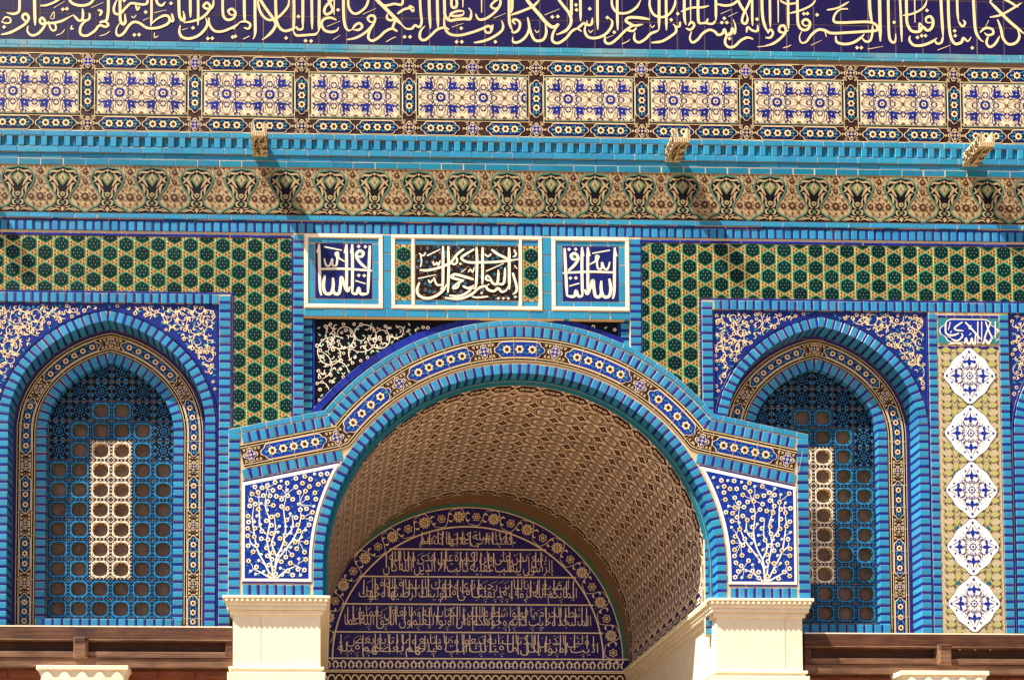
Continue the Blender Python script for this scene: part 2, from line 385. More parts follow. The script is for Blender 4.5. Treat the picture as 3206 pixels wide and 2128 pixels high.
def arabesque(b, inside, x0, y0, x1, y1, seed, h=.3, thick=2.2, big=24, vine='cream', lf='leaf_teal', dense=True):
    """vines, curled leaves and blossoms filling the region inside(x, y)"""
    rg = random.Random(seed); ok = lambda P: all(inside(*p) for p in P)
    for (x, y) in poisson(inside, x0, y0, x1, y1, big*1.7, 2500, seed):
        a0 = rg.uniform(0, 6.28); sg = rg.choice((-1,1)); R0 = big*rg.uniform(.8, 1.15)
        P = []
        for i in range(18):
            t = i/17; rr = R0*(1.5-1.3*t); a = a0+sg*t*8.5; p = (x+rr*math.cos(a), y+rr*math.sin(a))
            if inside(*p): P.append(p)
            elif len(P) > 3: break
            else: P = []
        if len(P) > 3: b.stroke(P, thick, vine, h, (.6,.6), 2)
        for k in range(6):                                        # curled split leaves
            a = a0+k*1.05; f = rg.uniform(.7,1.25); c = (x+R0*f*math.cos(a), y+R0*f*math.sin(a)); q = a+sg*1.2
            L2 = [(c[0]-6*math.cos(q), c[1]-6*math.sin(q)), c, (c[0]+5*math.cos(q+.9), c[1]+5*math.sin(q+.9)), (c[0]+10*math.cos(q+1.7), c[1]+10*math.sin(q+1.7))]
            if ok(L2): b.stroke(L2, 4.6, vine, h+.1, (.2,.15), 3, tl=.4)
    for i, (x, y) in enumerate(poisson(inside, x0, y0, x1, y1, 14.5, 8000, seed+5)):
        k = i % 6
        if k in (0, 3):
            r = rg.uniform(5.2, 7.4); b.ros(x, y, r, 6, vine, h+.5, .12, rg.random(), 18); b.disc(x, y, r*.50, 'umber' if k else 'royal', h+.8, 7)
        elif k in (1, 4) and dense:
            a = rg.uniform(0, 6.28); c, s2 = math.cos(a), math.sin(a)
            b.poly([(x+8*c, y+8*s2), (x+3*s2, y-3*c), (x-6*c, y-6*s2), (x-3.5*s2, y+3.5*c)], lf, h+.45)
        else:
            a = rg.uniform(0, 6.28); P = [(x+6.5*math.cos(a+t), y+6.5*math.sin(a+t)) for t in (0, .9, 1.8, 2.7)]
            if ok(P): b.stroke(P, 2.4, vine, h+.4, (.3,.3), 2)
# ------------------------------------------------------------------ levels of the facade (survey heights at x = 1600)
def VY(y, d=0.0): return R(1600, y, d)[1]
def UX(x, y, d=0.0): return R(x, y, d)[0]
UL, UR = -210.0, 3420.0
VG = FOOT[1]+EYE/SC                       # ground line in drawing units

# ground
g = MB(); me = bpy.data.meshes.new('ground')
me.from_pydata([(-600,-900,0),(600,-900,0),(600,300,0),(-600,300,0)], [], [(0,1,2,3)]); me.materials.append(MATS['plaza'])
go = link('ground', me, None, Vector((0,0,0))); go['kind'] = 'structure'; go['label'] = 'pale limestone paving of the open court'

# ---------------- inscription frieze at the top
v_in0, v_in1 = VY(-115), VY(148)
fr = thing('inscription_frieze', 'dark blue tile frieze with large cream calligraphy along the top edge', 'frieze', 1600, v_in1)
b = MB(); b.rect(UL, v_in0-200, UR, v_in1, 'grout', -1.6); put(b, 'mortar_bed', fr)
vj = VY(62); x0 = UX(212, 40); tw = 89.0*1.005
rows = [(vj-176, vj-88), (vj-88, vj), (vj, v_in1)]
for (a, c) in rows:
    me = brick_mesh(tw-2.8, c-a-2.8, 6, 'navy', .6)
    k0 = int(math.floor((UL-x0)/tw)); k1 = int(math.ceil((UR-x0)/tw))
    for k in range(k0, k1): inst(me, 'tile', fr, x0+(k+.5)*tw+jit(.4), (a+c)/2+jit(.3), jit(.25), jit(.003))
T1 = [(25,[(175,-130),(178,60),(165,115),(120,130),(60,120)]),(16,[(10,200),(55,215),(95,205),(90,170),(50,160),(20,195)]),
(26,[(10,318),(90,300),(170,260),(235,215),(262,165),(235,130),(205,150),(222,190),(260,195)]),(30,[(312,-130),(316,100),(320,235)]),
(24,[(255,240),(250,290),(290,325),(345,310),(395,255),(412,205),(385,165),(362,190),(380,220),(420,215),(490,212),(560,195),(620,165),(668,140)]),
(18,[(440,195),(455,250),(480,282),(508,268),(500,225),(460,205)]),(8,[(455,170),(490,110),(490,170),(455,172)]),
(24,[(668,140),(690,165),(715,190),(745,185),(755,140),(750,80)]),(22,[(745,185),(790,190),(815,165),(812,120)]),(14,[(655,235),(645,268),(672,262)]),
(28,[(985,-130),(985,80),(978,150),(965,190),(905,215)]),(24,[(905,205),(945,195),(985,225),(960,248),(905,235),(860,285),(790,328),(735,315),(730,260),(755,215),(800,180),(825,150)]),
(22,[(890,95),(925,108),(905,150)]),(22,[(365,55),(430,50),(520,10),(600,-60)]),(26,[(615,-20),(660,35),(740,55),(820,35),(870,-30)]),(8,[(490,75),(590,15)]),(8,[(830,75),(940,25)]),
(24,[(1340,-60),(1340,25),(1310,45),(1250,40),(1190,35),(1140,80),(1090,130),(1045,125),(1035,80),(1055,20),(1080,-20)]),(28,[(1090,-130),(1092,100),(1095,190),(1120,225),(1140,200),(1135,130)]),
(20,[(1235,50),(1250,95),(1270,60)]),(24,[(1410,-60),(1430,30),(1470,55),(1505,20)]),(24,[(1375,-130),(1378,120),(1372,240)]),
(25,[(1372,225),(1430,175),(1500,145),(1540,165),(1530,215),(1460,250),(1390,262),(1330,255),(1270,215),(1215,205),(1170,240),(1130,300),(1085,330),(1058,310),(1062,260),(1090,215)]),
(22,[(1540,170),(1565,200),(1575,180),(1560,125)]),(8,[(1400,120),(1515,95)]),(8,[(1300,190),(1360,165)]),
(28,[(1625,-130),(1628,100),(1640,170),(1670,190),(1675,150),(1665,105)]),(26,[(1728,-130),(1730,60),(1732,165)]),(24,[(1800,-130),(1802,120),(1800,235)]),
(24,[(1670,210),(1740,200),(1830,170),(1895,110),(1910,60),(1880,30),(1850,60),(1880,85),(1920,80),(1940,40),(1940,-40)]),
(26,[(1640,235),(1630,290),(1655,340),(1720,355),(1800,330),(1860,275),(1885,220),(1870,165)]),
(24,[(1900,165),(1905,230),(1950,285),(2020,290),(2090,265),(2150,235),(2180,205)]),(20,[(2125,270),(2150,225)]),(22,[(2180,205),(2235,200),(2275,225),(2260,265),(2215,255)]),
(28,[(2220,-130),(2222,100),(2225,210)]),(28,[(2320,-130),(2318,120),(2320,300),(2300,360)]),(25,[(2025,-130),(2025,100),(2040,165),(2080,185),(2125,165),(2140,120),(2110,85),(2075,105),(2100,140),(2140,130)]),
(8,[(510,325),(560,305),(590,270)]),(8,[(905,330),(960,315),(1000,285)]),(9,[(1405,300),(1405,345),(1440,330)]),(8,[(2210,360),(2240,345),(2270,330)]),(8,[(1655,275),(1710,260)]),(9,[(1195,150),(1215,165),(1240,140)])]
D1 = [(38,250),(572,90),(608,85),(1130,10),(1222,322),(1265,320),(1555,35),(1325,115),(1755,258),(1890,355),(1930,352),(2115,342),(2140,335)]
T2 = [(28,[(180,-130),(185,100),(190,200),(165,270),(110,330),(60,365)]),(28,[(30,-20),(80,60),(130,130),(165,180),(180,230)]),(24,[(30,-40),(25,50),(60,140),(120,185),(190,170),(250,120),(300,50),(300,-30)]),
(26,[(190,180),(215,250),(265,285),(330,270),(375,245)]),(28,[(345,-130),(350,100),(345,290)]),(28,[(430,-130),(430,80),(430,250)]),(26,[(510,-130),(512,100),(515,270)]),(28,[(580,-130),(578,120),(575,290)]),
(22,[(375,245),(385,270),(420,270),(435,240)]),(24,[(345,290),(370,325),(430,325),(500,320),(545,315),(575,285)]),(26,[(640,-40),(680,40),(700,100),(650,135),(625,110),(640,60),(690,10),(720,-40)]),(24,[(715,-130),(715,140)]),
(26,[(735,185),(680,165),(620,180),(600,225),(630,280),(690,295),(740,280),(755,250)]),(22,[(600,225),(570,290)]),(8,[(650,245),(770,195)]),(28,[(800,-130),(800,100),(810,220),(840,280),(880,270)]),(24,[(880,275),(905,235),(945,215),(970,245),(940,275),(890,275)]),
(24,[(830,365),(920,345),(1010,290),(1075,215),(1085,160),(1050,145),(1020,170),(1045,205),(1085,195)]),(24,[(845,-40),(845,60),(880,120),(930,125),(1000,70),(1025,0),(1000,-40)]),(8,[(975,135),(1095,80)]),
(34,[(1060,-40),(1140,40),(1220,120),(1290,190),(1340,240)]),(24,[(1110,30),(1180,55),(1260,40),(1330,45),(1340,-30)]),(20,[(1440,75),(1400,60),(1430,110),(1440,80)]),(24,[(1290,130),(1350,90),(1420,75)]),
(24,[(1200,130),(1195,170),(1230,190),(1280,170),(1260,215),(1250,260),(1290,295)]),(25,[(1290,285),(1240,265),(1180,290),(1120,345),(1060,375),(1025,345),(1040,280),(1080,230)]),
(24,[(1340,240),(1370,265),(1420,265),(1450,235),(1490,250),(1510,200),(1500,100),(1490,-130)]),(8,[(1185,385),(1250,350),(1280,340)]),(8,[(705,365),(770,325)]),(28,[(1575,-130),(1580,100),(1590,265)]),(28,[(1650,-130),(1655,120),(1660,260)]),
(25,[(1760,275),(1720,255),(1650,275),(1590,330),(1535,370),(1495,350),(1500,290),(1540,240)]),(28,[(1715,-130),(1718,60),(1725,150),(1770,190),(1830,180),(1900,175),(1950,175),(1960,110),(1935,75)]),
(24,[(1895,105),(1835,105),(1775,130),(1800,150),(1880,140),(1895,110)]),(22,[(1775,130),(1745,195)]),(25,[(1715,150),(1720,250),(1760,310),(1850,325),(1960,300),(2060,265),(2120,240),(2150,275),(2160,225)]),(22,[(2080,265),(2100,300),(2140,290),(2145,230)]),
(8,[(1785,250),(1890,215)]),(25,[(1985,392),(2080,375),(2170,335),(2240,280),(2250,230),(2235,190)]),(26,[(1790,-80),(1780,40),(1800,75),(1830,50),(1820,-60)]),(24,[(1885,-130),(1885,70)]),(22,[(2055,-130),(2055,120)]),
(24,[(2000,130),(2030,180),(2100,170),(2180,110),(2225,40),(2220,-40)]),(22,[(2220,-10),(2170,20),(2140,60),(2180,85),(2215,60)]),(8,[(2165,170),(2275,125)]),(28,[(2305,-130),(2305,100),(2310,220),(2340,290)])]
D2 = [(390,155),(278,350),(455,375),(505,378),(1355,340),(1405,340),(1870,262),(1828,385),(1875,385),(2180,385),(750,95)]
T3 = [(24,[(40,225),(15,195),(40,180),(80,210),(70,270),(30,300),(0,290)]),(26,[(10,-130),(10,60),(0,120)]),(24,[(0,140),(100,105),(200,60),(260,0)]),(34,[(110,-40),(190,60),(260,140),(320,210),(380,250),(430,215)]),
(24,[(150,160),(165,260),(130,340),(70,385),(20,385),(15,340)]),(26,[(160,210),(180,300),(220,370),(290,365),(320,300),(310,220)]),(8,[(305,140),(440,85)]),(28,[(400,-40),(470,50),(530,130),(545,210),(500,280),(410,320)]),(28,[(548,-130),(548,100),(540,190)]),
(26,[(628,-130),(630,60),(632,195)]),(26,[(785,-130),(785,120),(788,275)]),(24,[(590,270),(630,240),(660,215),(690,230),(730,225),(740,165)]),(20,[(690,230),(690,190)]),(25,[(640,290),(600,265),(550,290),(500,350),(430,395),(380,380),(375,330),(400,270),(440,225)]),
(26,[(675,235),(670,290),(700,340),(770,350),(850,320),(905,260),(920,200),(890,170)]),(8,[(865,350),(930,325)]),(26,[(965,-130),(965,120),(970,280)]),(24,[(915,-40),(920,60),(970,120),(1060,120),(1140,70),(1180,0)]),
(28,[(1260,180),(1160,165),(1070,165),(1045,195),(1090,225),(1140,240)]),(24,[(1140,255),(1110,285),(1060,275),(1100,240),(1150,235),(1200,225)]),(25,[(1080,245),(1020,300),(960,360),(900,400),(855,385),(855,320)]),
(25,[(1125,300),(1120,360),(1160,390),(1220,360),(1270,310),(1330,285),(1345,260)]),(28,[(1345,-130),(1345,120),(1345,270)]),(26,[(1408,-130),(1410,100),(1412,280)]),(24,[(1265,-40),(1260,60),(1300,140),(1380,160),(1450,120),(1490,40),(1490,-40)]),
(25,[(1275,392),(1370,380),(1450,335),(1500,290),(1490,240),(1470,225)]),(20,[(1490,245),(1530,245),(1535,200)]),(28,[(1575,-130),(1575,150),(1590,230)]),(24,[(1590,260),(1630,275),(1665,235),(1640,205),(1610,240)]),(22,[(1630,-130),(1632,200)]),
(22,[(1545,110),(1640,75),(1740,70),(1800,55)]),(28,[(1700,-130),(1700,150),(1715,215),(1760,205)]),(25,[(1640,290),(1625,350),(1650,390),(1700,360),(1740,310),(1800,275),(1850,290),(1880,320),(1920,310),(1940,270),(1960,320),(2000,310),(2010,260),(2030,310),(2040,250),(2020,180)]),
(20,[(1715,215),(1770,210),(1790,170)]),(22,[(1770,215),(1830,220),(1860,190)]),(26,[(1860,-130),(1862,100),(1862,190)]),(24,[(1870,40),(1950,55),(2020,40),(2080,-10)]),(28,[(2040,-40),(2090,60),(2140,130)]),(24,[(2190,-40),(2150,60),(2110,140),(2100,200),(2130,220),(2150,180),(2140,130)]),
(24,[(2190,-130),(2192,150),(2195,240)]),(28,[(2280,-130),(2282,100),(2300,220),(2340,310)]),(25,[(2200,360),(2150,345),(2090,370),(2030,425),(1975,430),(1945,390),(1960,330),(2000,290)]),(22,[(2140,300),(2150,250),(2190,280),(2240,285),(2240,230)]),
(9,[(2240,430),(2330,420),(2352,405)]),(8,[(1905,130),(2000,90)]),(8,[(1975,155),(2060,115)]),(9,[(215,275),(235,300),(255,280)]),(9,[(705,275),(720,300),(745,275)]),(9,[(1265,230),(1285,255),(1305,230)]),(8,[(1005,405),(1060,380),(1080,360)])]
D3 = [(375,160),(425,155),(590,50),(595,95),(715,85),(875,165),(938,298),(1455,185),(1515,130),(1915,210),(1960,210),(1938,172),(1985,355),(2235,180)]
T4 = [(24,[(40,-130),(42,100),(45,250)]),(24,[(115,-130),(118,210)]),(22,[(0,345),(45,345),(70,305),(45,270),(25,310)]),(25,[(0,420),(70,400),(140,350),(185,290),(170,240),(135,245),(125,285),(165,300),(210,280)]),(24,[(205,-130),(208,150),(210,270)]),
(20,[(135,10),(200,40),(290,30)]),(20,[(220,125),(330,95),(420,50),(460,0)]),(26,[(290,-130),(292,120),(300,230),(340,275),(390,265),(405,210),(370,180),(335,205),(360,240),(400,230)]),
(26,[(750,85),(680,90),(630,140),(625,200),(700,210),(830,205),(950,205),(1010,235),(1010,280),(900,290),(750,300),(600,305),(540,280),(480,275),(420,320),(370,385),(325,390),(310,340),(330,290)]),(18,[(560,95),(660,75),(760,20)]),(18,[(540,280),(555,340)]),
(26,[(640,330),(650,385),(720,405),(800,390),(870,345),(900,310)]),(22,[(880,350),(910,380),(950,375),(970,320),(975,230)]),(28,[(945,-130),(950,80),(970,220)]),(32,[(1035,-130),(1040,120),(1045,380)]),(26,[(1115,-130),(1118,120),(1125,330),(1150,385),(1180,380),(1185,310)]),(24,[(1215,-130),(1230,120),(1240,385)]),
(28,[(1280,-130),(1283,120),(1290,220),(1330,285),(1400,290),(1430,250),(1470,280),(1510,260),(1525,200),(1500,155),(1460,170),(1470,210),(1525,205)]),(18,[(1400,290),(1400,215),(1430,250)]),(22,[(1355,-130),(1360,210)]),(20,[(1250,145),(1350,125),(1440,70),(1470,0)]),
(26,[(1315,330),(1310,370),(1350,415),(1430,415),(1510,385),(1560,350)]),(22,[(1540,370),(1560,400),(1600,390),(1615,330)]),(28,[(1590,-130),(1600,100),(1615,340)]),(28,[(1660,-130),(1665,150),(1680,320),(1720,400),(1780,390),(1800,350),(1840,380),(1870,340)]),
(24,[(1740,-130),(1745,100),(1755,200)]),(22,[(1755,200),(1790,245),(1815,215),(1795,185)]),(10,[(1565,460),(1680,415)]),(28,[(1885,-130),(1895,100),(1910,280),(1950,360),(1985,385)]),(24,[(1950,300),(2000,260),(2060,270),(2070,310),(2020,325),(1990,300)]),(24,[(2030,325),(2010,390),(2040,430),(2090,400),(2130,330)]),
(26,[(2110,180),(2140,260),(2160,350),(2210,405),(2280,390),(2310,330),(2290,270)]),(30,[(2040,20),(2120,100),(2220,200),(2352,310)]),(24,[(2040,20),(2080,-20),(2160,-10),(2300,70)]),(22,[(2040,160),(2140,140),(2250,80),(2330,30)]),(10,[(2030,190),(2000,250)]),(8,[(160,440),(210,425),(235,410)]),(8,[(415,415),(510,370)]),(9,[(930,450),(1070,425)])]
D4 = [(350,130),(382,128),(833,438),(872,438),(1170,208),(1468,100),(1382,345),(1420,330),(1455,330),(1720,285),(1725,330),(1880,440),(470,140)]
K = .34439
for ox, T, D in ((0,T1,D1),(800,T2,D2),(1600,T3,D3),(2396,T4,D4)):
    b = MB()
    for w, P in T:
        Q = [R(ox+x*K, max(y,-330)*K) for x, y in P]
        b.stroke(Q, w*K*.95, 'cream', .5, (.75,.4) if len(P) < 4 else (.5,.3), 5)
        if len(P) <= 4 and P[0][1] < -100: b.stroke([R(ox+P[0][0]*K, -110), Q[0]], w*K*.95, 'cream', .5, (1,1), 1)
    for x, y in D:
        u, v = R(ox+x*K, y*K); r = 6.6; b.poly([(u, v-r), (u+r, v), (u, v+r), (u-r, v)], 'cream', .9)
    put(b, 'lettering', fr, d=0)['kind'] = 'stuff'

# ---------------- turquoise ledge under the inscription
lg = thing('tile_ledge', 'worn turquoise ledge two bricks high under the blue inscription frieze', 'ledge', 1600, VY(176))
a0, a1, a2 = VY(148.5), VY(166), VY(176)
b = MB(); b.box(UL, a0, UR, a2-.8, -1.6, -6, 'mortar', 0); put(b, 'mortar_bed', lg, d=-1.5)
run(lg, line(UL, (a0+a1)/2, UR, (a0+a1)/2), a1-a0, 69, -2.0, 0, 1.6, 7, 'turquoise_worn')
run(lg, line(UL-31, (a1+a2)/2, UR+31, (a1+a2)/2), a2-a1, 70, -3.6, 0, 1.6, 9, 'turquoise_worn')

# ---------------- frieze of white panels
pf = thing('panel_frieze', 'frieze of white arabesque panels in dark borders of blue cartouches', 'frieze', 1600, VY(429))
v0, v1, v2, v3, v4, v5 = VY(178), VY(190), VY(238), VY(380), VY(381), VY(429.5)
v2a, v3a = VY(244.5), VY(373.7)
b = MB(); b.rect(UL, v0-3, UR, v5, 'brown', -1.0); b.rect(UL, v0-3, UR, v1-3, 'mortar_dark', -.6)
for v in (VY(188.5), VY(428)): b.rect(UL, v-1.1, UR, v+1.1, 'cream', -.4)
pan = [(-362,-92),(-27,243),(306.5,578.6),(642,912),(977,1249),(1313,1646),(1712,1977),(2041,2306),(2366,2632),(2695.6,2955.7),(3017,3283)]
pan = [(UX(a,310), UX(c,310)) for a, c in pan]
put(b, 'border_ground', pf)
# one quarter of the repeat: a rosette in the inner corner, a carnation on the diagonal, half flowers on the sides
def white_tile(w, h):
    b = MB(); b.box(-w/2+.5, -h/2+.5, w/2-.5, h/2-.5, 0, -3, 'panel_white', .4)
    X = lambda x, y: (-w/2+x*w, -h/2+y*h)       # unit square, rosette at (0,0)
    def S(P, wd, m='royal', h2=.3, **k): b.stroke([X(*p) for p in P], wd, m, h2, **k)
    b.poly([X(0,0), X(.24,0), X(.20,.07), X(.23,.13), X(.16,.16), X(.13,.23), X(.07,.20), X(0,.24)], 'cobalt', .3); b.poly([X(0,0), X(.12,0), X(.085,.085), X(0,.12)], 'panel_white', .6)
    b.poly([X(0,0), X(.06,0), X(.04,.04), X(0,.06)], 'umber', .9)
    for (fx, fy, hx) in ((.5,0,0),(0,.5,1),(.5,1,0),(1,.5,1)):
        for i in range(5):
            a = PI*i/4; q = .12
            if hx: px, py = fx+(q if fx == 0 else -q)*math.sin(a), fy+q*math.cos(a)
            else: px, py = fx+q*math.cos(a), fy+(q if fy == 0 else -q)*math.sin(a)
            px = min(max(px, .04), .96); py = min(max(py, .04), .96)
            b.ros(*X(px, py), w*.055, 4, 'royal', .3, .25, .4, 8)
    c, s2 = math.cos(PI/4), math.sin(PI/4)
    def Q(t, n): t *= 1.22; n *= 1.22; return (.5+t*c-n*s2, .5+t*s2+n*c)
    b.poly([X(*Q(-.20,0)), X(*Q(-.04,-.10)), X(*Q(.16,-.09)), X(*Q(.30,0)), X(*Q(.16,.09)), X(*Q(-.04,.10))], 'cobalt', .4)
    for n in (-.24, .24):
        b.poly([X(*Q(-.12, n*.2)), X(*Q(.05, n*.75)), X(*Q(.27, n*1.28)), X(*Q(.10, n*.40))], 'cobalt', .45)
    b.disc(*X(*Q(.05, 0)), w*.035, 'panel_white', .8, 6); b.disc(*X(*Q(-.17, 0)), w*.095, 'royal', .5, 8); b.disc(*X(*Q(-.17, 0)), w*.045, 'panel_white', .9, 6)
    for sg in (-1, 1):
        b.disc(*X(*Q(-.24, sg*.10)), w*.07, 'royal', .5, 8); b.disc(*X(*Q(-.24, sg*.10)), w*.03, 'panel_white', .9, 6)
        S([Q(-.12,0), Q(-.06,.17*sg), Q(.08,.30*sg), Q(.26,.33*sg)], w*.03, 'ink_purple')
        f = (lambda x, y: (x, y)) if sg > 0 else (lambda x, y: (y, x))
        S([f(.20,.02), f(.34,.16), f(.62,.20), f(.84,.12), f(.98,.03)], w*.024, 'ink_purple')
        S([f(.98,.03), f(.86,.24), f(.72,.40), f(.80,.62), f(.97,.78)], w*.024, 'ink_purple')
        S([f(.62,.20), f(.72,.40)], w*.022, 'ink_purple')
    b.poly([X(1,1), X(.90,1), X(.92,.92), X(1,.90)], 'umber', .4); b.poly([X(1,0), X(.92,0), X(.94,.06), X(1,.08)], 'umber', .4); b.poly([X(0,1), X(.08,1), X(.06,.94), X(0,.92)], 'umber', .4)
    return b.mesh('white_tile')
WT = {}
vm = (v2a+v3a)/2; th_ = (v3a-v2a)/2
cart_mesh = {}
def get_cart(L, H, nf, vert=False, ground='frieze_blue'):
    k = (round(L), round(H), nf, vert, ground)
    if k not in cart_mesh:
        b = MB(); cartouche(b, 0, L, H, nf, .4, vert, ground); cart_mesh[k] = b.mesh('cartouche')
    return cart_mesh[k]
b = MB(); quatrefoil(b, 0, 46, .4, 'frieze_blue'); QM = b.mesh('quatrefoil'); b = MB(); quatrefoil(b, 0, 46, .4, 'royal_bright'); QM2 = b.mesh('quatrefoil_bright')
b = MB()
for k in range(4):
    q = [(1,1),(1,-1),(-1,-1),(-1,1)][k]
    b.disc(q[0]*17, q[1]*14, 4.5, 'beige', .3, 6); b.disc(q[0]*17, q[1]*14, 2.2, 'umber', .6, 6); b.stroke([(q[0]*26, q[1]*22), (q[0]*17, q[1]*20), (q[0]*12, q[1]*26)], 1.5, 'cream', .3)
b.disc(29, 0, 4, 'cream', .3, 6); b.disc(-29, 0, 4, 'cream', .3, 6); b.disc(29, 0, 2, 'umber', .6, 6); b.disc(-29, 0, 2, 'umber', .6, 6)
CORN = b.mesh('corner_scroll')
def corner(um, vc):
    inst(CORN, 'corner_scroll', pf, um, vc, 0)['kind'] = 'stuff'
for i, (a, c) in enumerate(pan):
    pn = part('panel', pf, (a+c)/2, vm)
    b = MB(); b.rect(a-11, v2-3, c+11, v3+3, 'cream', 0.0); b.rect(a-9, v2-.8, c+9, v3+.8, 'black', .3); b.rect(a-3.4, v2a-3.4, c+3.4, v3a+3.4, 'pale_green', .6); b.rect(a-1.6, v2a-1.6, c+1.6, v3a+1.6, 'mortar', .9)
    put(b, 'panel_frame', pn)
    n = 5 if c-a > 310 else 4; w = (c-a)/n
    if n not in WT: WT[n] = white_tile(w, th_)
    for k in range(n):
        for r in (0, 1):
            # rosettes sit on odd joints: mirror neighbouring tiles
            o = inst(WT[n], 'tile', pn, a+(k+.5)*w, vm+(r-.5)*th_, -1.4-jit(.15), jit(.004))
            sx = 1 if (k % 2 == 1) else -1; o.scale = (sx, 1, 1 if r == 1 else -1)
    for (va, vb) in ((v1, v2-2), (v3+2, v5-1)):
        vc = (va+vb)/2; H = vb-va-3
        if n == 4:
            L = (c-a)/2-3
            for k in (0, 1): inst(get_cart(L, H, 3), 'cartouche', pf, a+(c-a)*(.25+.5*k), vc, 0, jit(.004))
        else:
            L = 127
            for k in (0, 1): inst(get_cart(L, H, 3), 'cartouche', pf, a+3+L/2 if k == 0 else c-3-L/2, vc, 0)
            inst(QM2, 'quatrefoil', pf, (a+c)/2, vc, 0); corner((a+c)/2, vc)
        if i+1 < len(pan):
            um = (c+pan[i+1][0])/2; inst(QM2 if random.random() < .3 else QM, 'quatrefoil', pf, um, vc, 0); corner(um, vc)
    if i+1 < len(pan):
        um = (c+pan[i+1][0])/2
        inst(get_cart(126, 44, 3, True), 'cartouche', pf, um, vm, 0)
        corner(um, v2+10); corner(um, v3-10)

# ---------------- dentil cornice
dc = thing('dentil_cornice', 'turquoise brick cornice with a row of square recesses between the friezes', 'cornice', 1600, VY(537))
e = [VY(y) for y in (430.5, 448, 479, 498.5, 515, 536)]
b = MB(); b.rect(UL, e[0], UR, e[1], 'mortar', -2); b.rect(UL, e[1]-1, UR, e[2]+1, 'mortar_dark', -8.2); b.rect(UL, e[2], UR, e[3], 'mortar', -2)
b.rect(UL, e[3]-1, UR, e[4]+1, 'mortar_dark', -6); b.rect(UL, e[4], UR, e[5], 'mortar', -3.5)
put(b, 'mortar_bed', dc, d=-4)
run(dc, line(UL, (e[0]+e[1])/2, UR, (e[0]+e[1])/2), e[1]-e[0], 66.5, -4, 0, 1.7, 12)
run(dc, line(UL-20, (e[2]+e[3])/2, UR-20, (e[2]+e[3])/2), e[3]-e[2], 66.5, -4, 0, 1.7, 12)
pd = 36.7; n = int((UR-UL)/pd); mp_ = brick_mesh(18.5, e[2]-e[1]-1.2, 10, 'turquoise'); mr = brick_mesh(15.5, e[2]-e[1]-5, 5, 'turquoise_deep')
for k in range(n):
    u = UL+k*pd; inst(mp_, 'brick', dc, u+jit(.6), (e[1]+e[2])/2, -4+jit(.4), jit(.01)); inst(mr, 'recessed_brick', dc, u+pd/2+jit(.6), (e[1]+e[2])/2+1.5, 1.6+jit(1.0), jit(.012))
run(dc, line(UL-11, (e[3]+e[4])/2, UR-11, (e[3]+e[4])/2), e[4]-e[3], 66.5, 0.0, 0, 1.2, 6, 'turquoise')
run(dc, line(UL-37, (e[4]+e[5])/2, UR-37, (e[4]+e[5])/2), e[5]-e[4], 70.5, -1.4, 0, 2.0, 8, 'turquoise_deep')

# ---------------- rain spouts
def spout_mesh():
    b = MB(); L = 96.0; w, t, hb, hw = 25, 11, 13, 25
    # U-shaped trough: outline in (x, y), extruded from the wall (h=-8) to the lip (h=L)
    O = [(-w,-hw),(-w+t-2,-hw-7),(-w+t,-hw+2),(-w+t+4,-2),(w-t-4,-2),(w-t,-hw+2),(w-t+2,-hw-7),(w,-hw),(w-1,hb),(-w+1,hb)]
    b.poly(O, 'stone', L)
    for i in range(len(O)):
        a, c = O[i-1], O[i]; b.add([a+(L,), a+(-8,), c+(-8,), c+(L,)], 'stone')
    rg = random.Random(3)
    for k in range(14):                                             # inlaid dark spots on the lip
        x = -w+4+(k % 7)*7; y = 4 if k < 7 else 9
        b.ros(x+rg.uniform(-1,1), y, 2.2, 4, 'spout_ink', L+.4, .25, .5, 8)
    for sg in (-1, 1):
        for y in (-27, -19, -10, -3): b.ros(sg*(w-5.5), y, 3.0, 4, 'spout_ink', L+.4, .25, .4, 8)
    for k in range(260):                                             # dark leaves on the sides and the underside
        hh = rg.uniform(0, L-6); l = rg.uniform(5, 11); wd = rg.uniform(1.8, 3.4); q = rg.uniform(-.7,.7)
        if k < 120:
            x = rg.uniform(-w+4, w-4); b.add([(x-wd, hb+.3, hh), (x+q*3, hb+.3, hh+l/2), (x+wd, hb+.3, hh+l), (x+wd+1, hb+.3, hh+l/3)], 'spout_ink')
        else:
            y = rg.uniform(-hw+3, hb-3)
            for sg in (-1, 1): b.add([(sg*(w+.3), y-wd, hh), (sg*(w+.3), y+q*3, hh+l/2), (sg*(w+.3), y+wd, hh+l), (sg*(w+.3), y+wd+2, hh+l/3)], 'spout_ink')
    return b.mesh('rain_spout')
SPM = spout_mesh()
for u, lab, yy in ((-158, 'carved stone rain spout just beyond the left end of the cornice', 489), (UX(810,440,-96), 'carved stone rain spout above the left square calligraphy panel', 489), (UX(2135,450,-96), 'carved stone rain spout above the right green hexagon panel near its inner end', 489), (UX(3090,470,-96), 'carved stone rain spout near the right end of the cornice', 489)):
    o = link('rain_spout', SPM, None, W3(u, VY(yy), -2)); o['label'] = lab; o['category'] = 'rain spout'; o['group'] = 'stone rain spouts on the cornice'
    o.rotation_euler = (0, 0, 0)

